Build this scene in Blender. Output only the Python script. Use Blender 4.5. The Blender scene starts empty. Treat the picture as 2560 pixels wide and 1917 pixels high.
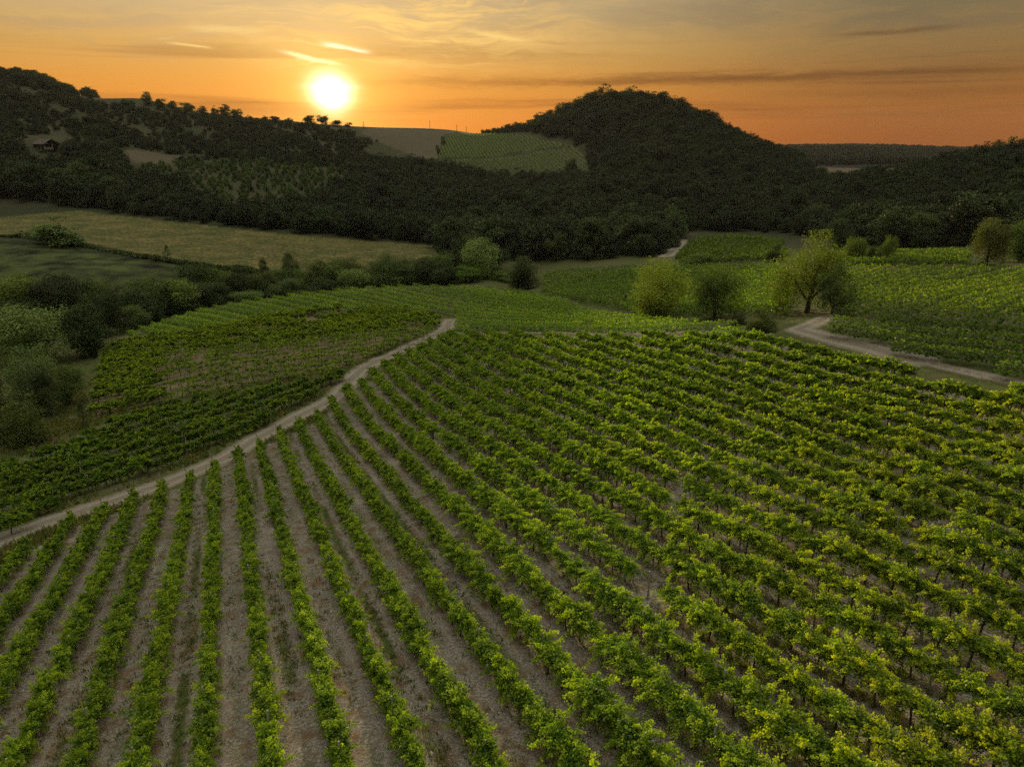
import bpy, math, random
import numpy as np
from mathutils import Vector, Matrix
random.seed(7); rng = np.random.default_rng(7)
SC = bpy.context.scene; COL = SC.collection
R = math.radians

# ---------------------------------------------------------------- camera
H, FPX, PITCH = 24.0, 710.0, R(19)            # eye height (m), focal length in px of a 1024 px wide frame, pitch
cam = bpy.data.cameras.new('camera'); camo = bpy.data.objects.new('camera', cam); COL.objects.link(camo)
camo.location = (0, 0, H); camo.rotation_euler = (math.pi/2 - PITCH, 0, 0)
cam.sensor_width = 36; cam.lens = 36*FPX/1024; cam.clip_start = 0.5; cam.clip_end = 20000
SC.camera = camo
SC.view_settings.view_transform = 'Standard'; SC.view_settings.look = 'None'
SC.view_settings.exposure = 0.5; SC.view_settings.gamma = 1
SC.cycles.use_denoising = False; SC.cycles.sample_clamp_direct = 1.4; SC.cycles.sample_clamp_indirect = 1.0
SC.cycles.max_bounces = 6; SC.cycles.diffuse_bounces = 3; SC.cycles.transmission_bounces = 4; SC.cycles.transparent_max_bounces = 4
SC.cycles.volume_bounces = 0

# ---------------------------------------------------------------- sun and sky
SUN_EL, SUN_AZ = R(2.9), R(-13.3)             # azimuth from +Y towards +X
sdir = Vector((math.sin(SUN_AZ)*math.cos(SUN_EL), math.cos(SUN_AZ)*math.cos(SUN_EL), math.sin(SUN_EL)))
sl = bpy.data.lights.new('sun', 'SUN'); sl.energy = 5.0; sl.angle = R(0.6); sl.color = (1.0, 0.72, 0.38)
so = bpy.data.objects.new('sun', sl); COL.objects.link(so)
so.rotation_euler = (-sdir).to_track_quat('-Z', 'Y').to_euler()

class NT:
    """small helper for node trees"""
    def __init__(s, tree): s.t = tree; s.n = tree.nodes; s.l = tree.links
    def node(s, typ, **kw):
        nd = s.n.new(typ)
        for k, v in kw.items(): setattr(nd, k, v)
        return nd
    def put(s, sock, v):
        if isinstance(v, bpy.types.NodeSocket): s.l.new(v, sock)
        else: sock.default_value = v
    def math(s, op, a, b=0.0, c=None, clamp=False):
        nd = s.node('ShaderNodeMath', operation=op, use_clamp=clamp)
        s.put(nd.inputs[0], a); s.put(nd.inputs[1], b)
        if c is not None: s.put(nd.inputs[2], c)
        return nd.outputs[0]
    def vmath(s, op, a, b=None):
        nd = s.node('ShaderNodeVectorMath', operation=op); s.put(nd.inputs[0], a)
        if b is not None: s.put(nd.inputs[1], b)
        return nd.outputs['Value'] if op in ('DOT_PRODUCT', 'LENGTH') else nd.outputs[0]
    def mix(s, f, a, b, mode='MIX'):
        nd = s.node('ShaderNodeMix', data_type='RGBA', blend_type=mode, clamp_factor=True)
        s.put(nd.inputs[0], f); s.put(nd.inputs[6], a); s.put(nd.inputs[7], b)
        return nd.outputs[2]
    def ramp(s, f, stops, interp='LINEAR'):
        nd = s.node('ShaderNodeValToRGB'); nd.color_ramp.interpolation = interp
        e = nd.color_ramp.elements
        while len(e) < len(stops): e.new(0.5)
        for el, (p, c) in zip(e, stops):
            el.position = p; el.color = (c, c, c, 1) if not hasattr(c, '__len__') else (*c[:3], 1)
        s.put(nd.inputs[0], f)
        return nd.outputs[0]
    def smooth(s, v, a, b):
        nd = s.node('ShaderNodeMapRange', interpolation_type='SMOOTHSTEP')
        s.put(nd.inputs[0], v); nd.inputs[1].default_value = a; nd.inputs[2].default_value = b
        nd.inputs[3].default_value = 0; nd.inputs[4].default_value = 1
        return nd.outputs[0]
    def noise(s, vec, scale, detail=4, rough=0.55, dist=0.0, out=0):
        nd = s.node('ShaderNodeTexNoise'); s.put(nd.inputs['Vector'], vec)
        nd.inputs['Scale'].default_value = scale; nd.inputs['Detail'].default_value = detail
        nd.inputs['Roughness'].default_value = rough; nd.inputs['Distortion'].default_value = dist
        return nd.outputs[out]
    def comb(s, x, y, z):
        nd = s.node('ShaderNodeCombineXYZ')
        for i, v in enumerate((x, y, z)): s.put(nd.inputs[i], v)
        return nd.outputs[0]
    def attr(s, name, out='Fac'):
        return s.node('ShaderNodeAttribute', attribute_name=name).outputs[out]

def srgb(r, g, b):
    f = lambda c: (c/255/12.92) if c <= 10 else ((c/255+0.055)/1.055)**2.4
    return (f(r), f(g), f(b), 1)

def build_world():
    w = bpy.data.worlds.new('World'); SC.world = w; w.use_nodes = True
    t = NT(w.node_tree); t.n.clear()
    out = t.node('ShaderNodeOutputWorld'); bg = t.node('ShaderNodeBackground')
    t.l.new(bg.outputs[0], out.inputs[0])
    sky = t.node('ShaderNodeTexSky', sky_type='NISHITA'); sky.sun_disc = False
    sky.sun_elevation = SUN_EL; sky.sun_rotation = SUN_AZ; sky.air_density = 1.2; sky.dust_density = 2.0; sky.ozone_density = 1.0
    d = t.node('ShaderNodeTexCoord').outputs['Generated']
    sep = t.node('ShaderNodeSeparateXYZ'); t.l.new(d, sep.inputs[0])
    x, y, z = sep.outputs
    el = t.math('MULTIPLY', t.math('ARCSINE', z), 57.2958)           # elevation, degrees
    cosang = t.vmath('DOT_PRODUCT', d, tuple(sdir))
    ang = t.math('MULTIPLY', t.math('ARCCOSINE', t.math('MINIMUM', cosang, 0.9999999)), 57.2958)
    az = t.math('MULTIPLY', t.math('ARCTAN2', x, y), 57.2958)
    e01 = t.math('DIVIDE', el, 90.0, clamp=True)
    S = lambda deg: max(0.0, deg)/90
    # band of evening colour over elevation, seen towards the sun and well to its side
    near = t.ramp(e01, [(S(0), srgb(238,130,40)), (S(2), srgb(238,142,48)), (S(4), srgb(234,156,64)), (S(6), srgb(222,168,90)), (S(8.5), srgb(206,174,126)), (S(16), srgb(200,184,150)), (S(40), srgb(190,180,165)), (1, srgb(182,178,172))])
    away = t.ramp(e01, [(S(0), srgb(148,82,30)), (S(2), srgb(152,92,38)), (S(4), srgb(140,95,48)), (S(6), srgb(136,106,64)), (S(8.5), srgb(116,104,76)), (S(16), srgb(140,132,110)), (S(40), srgb(170,166,156)), (1, srgb(182,178,172))])
    daz = t.math('ABSOLUTE', t.math('SUBTRACT', az, math.degrees(SUN_AZ)))
    side = t.smooth(daz, 3.0, 43.0)
    left = t.math('LESS_THAN', az, math.degrees(SUN_AZ))
    side = t.math('MULTIPLY', side, t.math('SUBTRACT', 1.0, t.math('MULTIPLY', left, 0.45)))
    col = t.mix(side, near, away)
    behind = t.smooth(daz, 55.0, 110.0)
    gain = t.math('ADD', t.math('SUBTRACT', 1.0, t.math('MULTIPLY', behind, .55)), t.math('MULTIPLY', t.smooth(el, 30.0, 75.0), 4.2))  # overhead sky brightened and sky behind dimmed, out of view, to shape the light
    col = t.mix(1.0, col, t.comb(gain, gain, gain), 'MULTIPLY')
    # a share of the physical sky on top
    nis = t.mix(1.0, sky.outputs[0], (0.06, 0.06, 0.06, 1), 'MULTIPLY')
    nis = t.mix(1.0, nis, (0.25, 0.25, 0.25, 1), 'DARKEN')
    col = t.mix(0.12, col, nis, 'ADD')
    # clouds: thin high streaks, bright above the sun, dim bands to its right
    wv = t.math('MULTIPLY', t.math('SUBTRACT', t.noise(t.comb(t.math('MULTIPLY', az, .09), t.math('MULTIPLY', el, .25), 7.0), 1.0, 4, .6), .5), 3.2)
    elw = t.math('ADD', el, wv)
    n1 = t.noise(t.comb(t.math('MULTIPLY', az, .055), t.math('MULTIPLY', elw, .42), 1.3), 1.6, 8, .62, .5)
    n2 = t.noise(t.comb(t.math('MULTIPLY', az, .03), t.math('MULTIPLY', el, .75), 4.2), 1.0, 6, .55, .25)
    n3 = t.noise(t.comb(t.math('MULTIPLY', az, .16), t.math('MULTIPLY', elw, 1.3), 9.1), 1.5, 6, .65, .3)
    def bell(v, c0, w): return t.math('EXPONENT', t.math('MULTIPLY', t.math('POWER', t.math('ABSOLUTE', t.math('DIVIDE', t.math('SUBTRACT', v, c0), w)), 2.0), -1.0))
    fan = t.math('MULTIPLY', bell(az, -6.0, 9.5), t.smooth(el, 4.0, 6.8))
    ang_f = t.smooth(ang, 40.0, 5.0)
    n13 = t.math('ADD', t.math('MULTIPLY', n1, .62), t.math('MULTIPLY', n3, .38))
    warm = t.math('MULTIPLY', t.smooth(n13, .44, .62), t.math('ADD', t.math('MULTIPLY', fan, 1.05), t.math('MULTIPLY', t.smooth(el, 3.0, 8.0), .16)), clamp=True)
    col = t.mix(warm, col, t.mix(ang_f, srgb(196,142,78), srgb(255,208,122)))
    grey = t.math('MULTIPLY', t.smooth(n1, .50, .34), t.math('MULTIPLY', t.smooth(el, 4.0, 8.0), .58))
    col = t.mix(grey, col, t.mix(ang_f, srgb(122,104,78), srgb(206,172,126)))
    wisp = t.math('MULTIPLY', t.smooth(n3, .60, .74), t.math('MULTIPLY', bell(el, 6.2, 1.6), bell(az, -15.0, 12.0)))
    col = t.mix(t.math('MULTIPLY', wisp, .8), col, srgb(255,228,150))
    dark = t.math('MULTIPLY', t.smooth(n2, .50, .68), t.math('MULTIPLY', t.smooth(el, .8, 2.0), t.smooth(el, 7.5, 4.5)))
    darkc = t.mix(1.0, col, (.60, .55, .62, 1), 'MULTIPLY')
    col = t.mix(t.math('MULTIPLY', dark, .85), col, darkc)
    def streak(a0, e0, wa, we, slope, amt, c):
        nonlocal col
        cen = t.math('SUBTRACT', t.math('SUBTRACT', el, e0), t.math('MULTIPLY', t.math('SUBTRACT', az, a0), slope))
        cen = t.math('ADD', cen, t.math('MULTIPLY', t.math('SUBTRACT', n3, .5), we*4.2))
        f = t.math('MULTIPLY', bell(cen, 0.0, we), t.math('EXPONENT', t.math('MULTIPLY', t.math('POWER', t.math('ABSOLUTE', t.math('DIVIDE', t.math('SUBTRACT', az, a0), wa)), 4.0), -1.0)))
        f = t.math('MULTIPLY', f, t.math('ADD', .55, t.math('MULTIPLY', n1, .8)))
        col = t.mix(t.math('MULTIPLY', f, amt, clamp=True), col, c if c is not None else t.mix(1.0, col, (.62,.56,.60,1), 'MULTIPLY'))
    streak(10, 4.0, 21, .34, .004, .85, None); streak(2.5, 2.7, 10, .16, .006, .6, None); streak(26, 6.6, 3.4, .13, .02, .8, None); streak(-19, 2.4, 4, .12, .0, .6, None); streak(30, 2.9, 12, .3, .0, .35, None)
    streak(-12.0, 6.15, 1.5, .17, -.16, 1.3, srgb(255,246,205)); streak(-14.4, 5.4, 1.9, .13, -.2, 1.1, srgb(255,240,180)); streak(-22.4, 5.95, 1.3, .09, -.1, .8, srgb(255,215,135)); streak(-1.2, 7.1, 2.2, .18, -.16, .8, srgb(252,214,130)); streak(-20, 7.0, 2.4, .25, -.02, .55, srgb(250,214,140))
    # low sun's glow and lens bloom put into the sky, and the overexposed disc
    g1 = t.math('EXPONENT', t.math('MULTIPLY', t.math('POWER', t.math('DIVIDE', t.math('ADD', ang, t.math('MULTIPLY', t.math('SUBTRACT', n2, .5), 2.2)), 1.12), 2.0), -1.0))
    g2 = t.math('EXPONENT', t.math('DIVIDE', ang, -2.9))
    g3 = t.math('EXPONENT', t.math('DIVIDE', ang, -9.0))
    col = t.mix(1.0, col, t.mix(1.0, t.comb(g1, g1, g1), (2.6, 2.2, 1.7, 1), 'MULTIPLY'), 'ADD')
    col = t.mix(1.0, col, t.mix(1.0, t.comb(g2, g2, g2), (1.05, 0.62, 0.13, 1), 'MULTIPLY'), 'ADD')
    col = t.mix(1.0, col, t.mix(1.0, t.comb(g3, g3, g3), (0.10, 0.055, 0.010, 1), 'MULTIPLY'), 'ADD')
    # below the horizon: dim ground light
    col = t.mix(t.smooth(el, 0.0, -4.0), col, (0.04, 0.035, 0.03, 1))
    t.l.new(col, bg.inputs[0]); bg.inputs[1].default_value = 0.70
build_world()

# ---------------------------------------------------------------- terrain
CP, SP = math.cos(PITCH), math.sin(PITCH)
def ray(px, py):                              # px, py on the 2560 x 1917 photograph
    a = (383 - np.asarray(py, float)*.4)/FPX
    return (np.asarray(px, float)*.4 - 512)/FPX, CP + a*SP, -SP + a*CP
def project(x, y, z):
    zz = z - H; dep = y*CP - zz*SP; up = y*SP + zz*CP
    dep = np.where(dep > .1, dep, .1)
    return (512 + FPX*x/dep)*2.5, (383 - FPX*up/dep)*2.5, dep
FIT = [-3.49029324, -5.27393985, 1.55174063, -0.25540441, 5.60574826, 1.7074136, 0.20164449, 0.2659702, 0.15148317, 0.14933888]
FEX = [(i, j) for i in range(4) for j in range(4-i)]
def zfit(x, y):
    X = (x-5)/40; Y = (y-45)/40
    return sum(c*X**i*Y**j for c, (i, j) in zip(FIT, FEX))
cps = []
for r_ in (7, 12, 18, 26, 36, 48, 60, 74, 88):
    for a_ in (-60, -45, -33, -22, -11, 0, 11, 22, 33, 45, 60):
        x_, y_ = r_*math.sin(R(a_)), r_*math.cos(R(a_))
        if -45 < x_ < 52: cps.append((x_, y_, float(zfit(x_, max(y_, 14)))))
def cp(px, py, t=None, z=None):
    rx, ry, rz = ray(px, py)
    if t is None: t = (H - z)/-rz
    cps.append((float(rx*t), float(ry*t), float(H + rz*t)))
for a in [ # px, py, axial distance
    (0,1110,98),(-200,1150,98),(100,1000,122),(280,870,152),(-150,900,140),
    (340,829,170),(500,781,186),(700,741,200),(900,721,208),(1040,713,210),(1200,718,208),(1340,731,202),
    (600,900,128),(850,830,148),(1120,800,157),(700,800,165),(1000,765,174),
    (1400,842,124),(1700,838,108),(1960,830,96),
    (1600,785,140),(1450,755,172),(1500,700,205),(1700,700,180),(1850,700,165),(1360,690,222),
    (2020,778,112),(2200,765,104),(2200,668,152),(2560,668,146),(2560,815,82),(2750,700,125),(2400,720,122),
    (1800,620,250),(1800,585,285),(1700,650,215),(1960,640,205),(2250,640,185),(2100,620,250),(2420,625,200),
    (1050,640,275),(1200,660,250),(0,690,222),(300,680,228),(700,690,245),(-300,680,220),
    (0,497,370),(330,542,335),(700,582,315),(1095,615,305),(-300,470,380),(300,600,290),(0,600,270),
    (650,440,480),(400,385,560),(120,358,450),(0,330,480),(-300,300,500),(850,420,560),(300,470,410),
    (0,196,700),(60,192,705),(150,224,720),(230,246,740),(347,243,765),(480,275,800),(600,290,820),(760,306,850),(900,318,900),(-300,120,700),(-700,60,700),
    (300,300,640),(600,350,650),(100,260,600),
    (1000,323,1050),(1140,327,1050),(1000,390,760),(1200,440,600),(1300,334,770),(1395,352,680),(1440,370,640),(1480,440,560),(1100,410,640),(1380,455,560),
    (1260,330,800),(1330,318,790),(1400,306,760),(1450,285,735),(1500,270,715),(1580,258,700),(1650,268,700),(1740,302,690),(1850,355,670),(1960,402,640),(2100,455,500),
    (1600,400,520),(1750,420,480),(1700,500,400),(1500,540,380),(1700,580,335),(1960,585,320),(1900,480,430),
    (1950,374,1900),(2200,372,1900),(2400,382,1800),(2250,425,950),(2150,450,800),
    (2200,470,400),(2300,455,420),(2400,428,430),(2560,400,440),(2800,368,450),(2300,520,310),(2500,500,300),(2800,560,260),(3300,440,330)]:
    cp(*a)
cps += [(-130,-20,-24),(-70,10,-9),(90,20,7),(150,120,3),(170,10,9)]
# land behind the crests and off to the sides
for px, py, t, z in [(1040,713,232,-25),(700,741,224,-24),(1340,731,225,-21),(340,829,192,-23),(0,185,900,45),(347,243,1000,35),(760,306,1200,15),(1580,243,900,15),(1400,290,1000,0),(1850,335,900,-15),
                     (0,300,2500,-20),(1000,323,1600,0),(1280,330,2600,-30),(1900,374,3000,-40),(2560,362,620,-5),(2560,362,1500,-20),(2560,362,3000,-20),(0,300,4500,-40),(1280,300,4500,-50),(2560,300,4500,-40)]:
    rx, ry, rz = ray(px, py); cps.append((float(rx*t), float(ry*t), z))
cps = np.array(cps)
def uv(x, y): return np.stack([np.arctan2(x, y)*1.6, np.log(np.hypot(x, y))], -1)
def tps_k(d2): return .5*d2*np.log(d2 + 1e-12)
UV = uv(cps[:,0], cps[:,1]); n_ = len(cps)
K_ = tps_k(((UV[:,None]-UV[None])**2).sum(-1)) + np.eye(n_)*1e-3
P_ = np.hstack([np.ones((n_,1)), UV])
A_ = np.block([[K_, P_],[P_.T, np.zeros((3,3))]])
sol_ = np.linalg.solve(A_, np.concatenate([cps[:,2], np.zeros(3)]))
def tps(x, y):
    q = uv(x, y); sh = q.shape[:-1]; q = q.reshape(-1, 2); out = np.empty(len(q))
    for i in range(0, len(q), 20000):
        s = q[i:i+20000]
        out[i:i+20000] = tps_k(((s[:,None]-UV[None])**2).sum(-1)) @ sol_[:n_] + sol_[n_] + s @ sol_[n_+1:]
    return out.reshape(sh)
AZM = 0.95
az_in = np.linspace(-AZM, AZM, 640)
az_all = np.concatenate([np.linspace(-math.pi, -AZM, 40)[:-1], az_in, np.linspace(AZM, math.pi, 40)[1:]])
LR = np.linspace(math.log(5.0), math.log(2700), 580)
c_az = np.linspace(-AZM, AZM, 260); c_lr = np.linspace(LR[0], LR[-1], 320)      # coarse lattice of the spline, then cubic detail by interpolation
gA, gL = np.meshgrid(c_az, c_lr, indexing='ij')
Zc = tps(np.exp(gL)*np.sin(gA), np.exp(gL)*np.cos(gA))
def bil(Zg, a0, da, l0, dl, a, l):
    fa = np.clip((a-a0)/da, 0, Zg.shape[0]-1.001); fl = np.clip((l-l0)/dl, 0, Zg.shape[1]-1.001)
    i = fa.astype(int); j = fl.astype(int); u = fa-i; v = fl-j
    return (Zg[i,j]*(1-u)*(1-v) + Zg[i+1,j]*u*(1-v) + Zg[i,j+1]*(1-u)*v + Zg[i+1,j+1]*u*v)
def hgt(x, y):
    x = np.asarray(x, float); y = np.asarray(y, float)
    a = np.arctan2(x, y); l = np.log(np.maximum(np.hypot(x, y), 1e-3))
    base = bil(Zc, -AZM, c_az[1]-c_az[0], LR[0], c_lr[1]-c_lr[0], np.clip(a, -AZM, AZM), l)
    out = np.abs(a) > AZM
    if np.any(out):
        w = np.clip((a + math.pi), 0, 2*math.pi)
        back = np.where(a > 0, (a-AZM), (a+2*math.pi-AZM))/(2*math.pi-2*AZM)      # 0 at right limit .. 1 at left limit
        zr = bil(Zc, -AZM, c_az[1]-c_az[0], LR[0], c_lr[1]-c_lr[0], np.full_like(a, AZM), l)
        zl = bil(Zc, -AZM, c_az[1]-c_az[0], LR[0], c_lr[1]-c_lr[0], np.full_like(a, -AZM), l)
        s = back*back*(3-2*back)
        base = np.where(out, zr*(1-s)+zl*s, base)
    return base
def ground_at(px, py, lift=0.0, tmin=8.0, tmax=3000.0):
    """first point of the terrain seen through a pixel of the photograph"""
    px = np.atleast_1d(np.asarray(px, float)); py = np.atleast_1d(np.asarray(py, float))
    rx, ry, rz = ray(px, py)
    ts = np.exp(np.linspace(math.log(tmin), math.log(tmax), 900))
    X = rx[:,None]*ts; Y = ry[:,None]*ts; Zr = H + rz[:,None]*ts
    below = Zr < hgt(X, Y) + lift
    k = np.where(below.any(1), below.argmax(1), len(ts)-1); k = np.maximum(k, 1)
    lo, hi = ts[k-1].copy(), ts[k].copy()
    for _ in range(14):
        m = .5*(lo+hi); b = H + rz*m < hgt(rx*m, ry*m) + lift
        hi = np.where(b, m, hi); lo = np.where(b, lo, m)
    return rx*hi, ry*hi, hi
def dens(poly, n=12, closed=True):
    p = np.array(poly, float); q = np.roll(p, -1, 0) if closed else p[1:]
    p = p if closed else p[:-1]
    f = np.linspace(0, 1, n, endpoint=False)
    o = (p[:,None]*(1-f)[None,:,None] + q[:,None]*f[None,:,None]).reshape(-1, 2)
    return o if closed else np.vstack([o, np.array(poly[-1:], float)])
def inside(x, y, poly):
    poly = np.asarray(poly, float); x = np.asarray(x); y = np.asarray(y); r = np.zeros(x.shape, bool)
    bx = (x >= poly[:,0].min()) & (x <= poly[:,0].max()) & (y >= poly[:,1].min()) & (y <= poly[:,1].max())
    xs, ys = x[bx], y[bx]; rr = np.zeros(xs.shape, bool); j = len(poly)-1
    for i in range(len(poly)):
        xi, yi = poly[i]; xj, yj = poly[j]
        if yi != yj: rr ^= ((yi > ys) != (yj > ys)) & (xs < (xj-xi)*(ys-yi)/(yj-yi) + xi)
        j = i
    r[bx] = rr; return r
def plan(poly, n=12, lift=0.0):
    d = dens(poly, n); x, y, t = ground_at(d[:,0], d[:,1], lift); return np.stack([x, y], 1)
def polyline_dist(x, y, line):
    d = np.full(x.shape, 1e9)
    for (ax, ay), (bx, by) in zip(line[:-1], line[1:]):
        vx, vy = bx-ax, by-ay; L2 = vx*vx+vy*vy+1e-9
        s = np.clip(((x-ax)*vx+(y-ay)*vy)/L2, 0, 1)
        d = np.minimum(d, np.hypot(x-ax-s*vx, y-ay-s*vy))
    return d

# ---------------------------------------------------------------- land cover, traced on the photograph and laid on the terrain
ROAD_L = [(-160,1420),(0,1350),(110,1305),(230,1268),(350,1228),(419,1204),(497,1173),(575,1138),(641,1095),(695,1068),(750,1037),(808,1010),(847,987),(870,956),(902,924),(944,901),(983,886),(1030,862),(1084,839),(1118,818),(1126,800)]
ROAD_R = [(2074,788),(2040,806),(1995,822),(2060,840),(2150,862),(2240,886),(2300,900)]
ROAD_R2 = [(2285,897),(2450,936),(2600,966),(2750,995)]
ROAD_F = [(1700,600),(1690,620),(1665,640)]
MAIN = [(-250,1500),(58,1345),(155,1285),(330,1228),(474,1171),(596,1117),(695,1066),(783,1025),(851,971),(909,938),(956,902),(1014,876),(1060,850),(1125,822),(1280,824),(1400,830),(1560,830),(1760,824),(1930,822),(2010,834),(2140,880),(2300,921),(2450,948),(2800,1000),(2800,2150),(-250,2150)]
L1 = [(-200,1420),(0,1325),(150,1245),(330,1183),(500,1115),(650,1050),(760,990),(840,940),(868,922),(789,944),(688,957),(587,979),(428,1002),(330,1029),(233,1068),(148,1107),(78,1138),(-60,1175),(-200,1220)]
L2 = [(264,880),(311,842),(428,830),(583,806),(719,771),(850,764),(1000,768),(1090,786),(1095,806),(1070,828),(1010,850),(930,885),(880,908),(789,934),(688,946),(587,968),(428,990),(300,1020),(230,1040),(250,960)]
ML = [(311,836),(345,824),(480,780),(620,753),(740,736),(900,721),(1040,714),(1200,719),(1340,733),(1400,746),(1460,772),(1560,790),(1700,800),(1850,812),(1850,826),(1500,829),(1140,822),(1135,812),(1148,792),(1125,777),(1080,776),(850,772),(719,780),(583,812),(428,838)]
R1 = [(1362,680),(1608,664),(1940,660),(1990,690),(1960,770),(1900,775),(1700,780),(1600,778),(1550,762),(1453,747),(1356,727)]
R2 = [(2110,668),(2560,669),(2800,669),(2800,832),(2560,815),(2283,794),(2127,778),(2090,765)]
R3 = [(2085,800),(2140,795),(2283,803),(2560,830),(2800,850),(2800,980),(2560,938),(2478,912),(2283,872),(2127,840),(2080,822)]
R4 = [(2100,628),(2420,624),(2420,655),(2100,658)]
FF = [(1715,612),(1750,590),(1850,587),(1955,598),(1965,640),(1700,655),(1690,640)]
H1 = [(1112,336),(1235,333),(1318,338),(1395,356),(1440,364),(1330,374),(1230,391),(1120,393),(1095,390)]
H2 = [(1100,395),(1130,399),(1235,396),(1335,379),(1442,368),(1465,400),(1483,440),(1380,455),(1230,442),(1150,420)]
FIELD = [(-300,480),(0,498),(330,543),(700,583),(1095,616),(1100,655),(900,690),(700,690),(560,668),(420,650),(240,610),(0,590),(-300,570)]
FIELD2 = [(-300,585),(0,597),(240,620),(420,658),(560,676),(700,700),(640,740),(300,720),(0,700),(-300,690)]
PALE = [(930,318),(1140,328),(1105,345),(1095,395),(1050,395),(960,360),(900,330)]
STRIP = [(295,376),(340,374),(480,392),(500,402),(400,408),(320,405)]
HAZEF = [(2100,452),(2200,420),(2380,388),(2400,400),(2250,440),(2150,470)]
ORCH = [(330,415),(600,405),(860,420),(900,450),(860,480),(700,530),(560,545),(440,470)]
main_pl = plan(MAIN, 6, 1.7)          # traced along the tops of the vines
TH, C0, SPC = 0.39390262, -8.58881625, 2.7          # direction of the rows of the large block, first row, spacing
NX, NY = math.cos(TH), math.sin(TH); DX, DY = -NY, NX

# grid of the ground
def build_terrain():
    A, L = np.meshgrid(az_all, LR, indexing='ij'); r = np.exp(L)
    x = r*np.sin(A); y = r*np.cos(A); z = hgt(x, y)
    px, py, dep = project(x, y, z); vis = (y > 0)
    def pm(poly): return inside(px, py, poly) & vis
    m_main = inside(x, y, main_pl)
    roadl = polyline_dist(x, y, plan_line(ROAD_L)); roadr = polyline_dist(x, y, plan_line(ROAD_R)); roadf = polyline_dist(x, y, plan_line(ROAD_F)); roadr2 = polyline_dist(x, y, plan_line(ROAD_R2))
    near = r < 500
    road = np.minimum(np.minimum(roadl/2.1, roadr/1.9), roadf/3.0); road = np.minimum(road, roadr2/.85)
    road = np.where(near, road, 9)
    vine = pm(L1) | pm(L2) | pm(ML) | pm(R1) | pm(R2) | pm(R3) | pm(R4) | pm(FF) | pm(H1) | pm(H2)
    soil = (pm(L2) & (r < 190)).astype(float)
    field = (pm(FIELD) & (r > 150) & (r < 420)).astype(float); field2 = (pm(FIELD2) & (r > 150) & (r < 420)).astype(float)
    pale = ((pm(PALE) | pm(STRIP)) & (r > 450)).astype(float)
    gap = inside(px, py, [(1130,836),(1280,842),(1450,872),(1560,852),(1930,836),(1930,826),(1140,828)]) & (r < 170)
    # small bumps
    bump = (np.sin(x*.9+1.3*np.sin(y*.37))*np.cos(y*.8+np.sin(x*.5)))*.04*(r < 220)
    z = z + bump
    nA, nL = A.shape
    idx = np.arange(nA*nL).reshape(nA, nL)
    q = np.stack([idx[:-1,:-1], idx[1:,:-1], idx[1:,1:], idx[:-1,1:]], -1).reshape(-1, 4)[:, ::-1]
    ctr = lambda f: f.reshape(-1)[q].mean(1)
    cls = np.zeros(len(q), int)
    cls[ctr(r) > 300] = 3
    cls[ctr(field) > .5] = 2; cls[ctr(field2) > .5] = 4
    cls[ctr(road) < 1.0] = 1
    co = np.stack([x, y, z], -1).reshape(-1, 3)
    at = dict(road=np.clip(road, 0, 9), soil=soil, field=field, field2=field2, pale=pale, mainb=m_main.astype(float), vine=vine.astype(float), gap=gap.astype(float),
              rowc=(x*NX+y*NY-C0)/SPC, far=np.clip((r-230)/60, 0, 1), ridge=np.clip((r-np.where(x > 250, 700, 1100))/150, 0, 1)*(x > -100))
    for k, nm in ((0, 'ground'), (1, 'dirt_road'), (2, 'dry_field'), (4, 'field'), (3, 'hills')):
        f = q[cls == k]
        if not len(f): continue
        used, inv = np.unique(f, return_inverse=True)
        me = mesh_np(nm, co[used], inv.reshape(-1, 4), smooth=True)
        for an, av in at.items():
            a = me.attributes.new(an, 'FLOAT', 'POINT'); a.data.foreach_set('value', av.reshape(-1)[used].astype(np.float32))
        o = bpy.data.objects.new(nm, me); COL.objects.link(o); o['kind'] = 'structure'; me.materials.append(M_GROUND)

def plan_line(pl):
    d = dens(pl, 6, False); x, y, t = ground_at(d[:,0], d[:,1]); return np.stack([x, y], 1)
def mesh_np(name, co, quads, smooth=False, tris=False):
    me = bpy.data.meshes.new(name); nv, nf = len(co), len(quads); k = quads.shape[1]
    me.vertices.add(nv); me.vertices.foreach_set('co', np.ascontiguousarray(co, np.float32).ravel())
    me.loops.add(nf*k); me.loops.foreach_set('vertex_index', np.ascontiguousarray(quads, np.int32).ravel())
    me.polygons.add(nf); me.polygons.foreach_set('loop_start', np.arange(0, nf*k, k, dtype=np.int32))
    me.polygons.foreach_set('loop_total', np.full(nf, k, np.int32))
    me.polygons.foreach_set('use_smooth', np.full(nf, smooth, bool))
    me.update(calc_edges=True); me.validate(); return me

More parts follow.
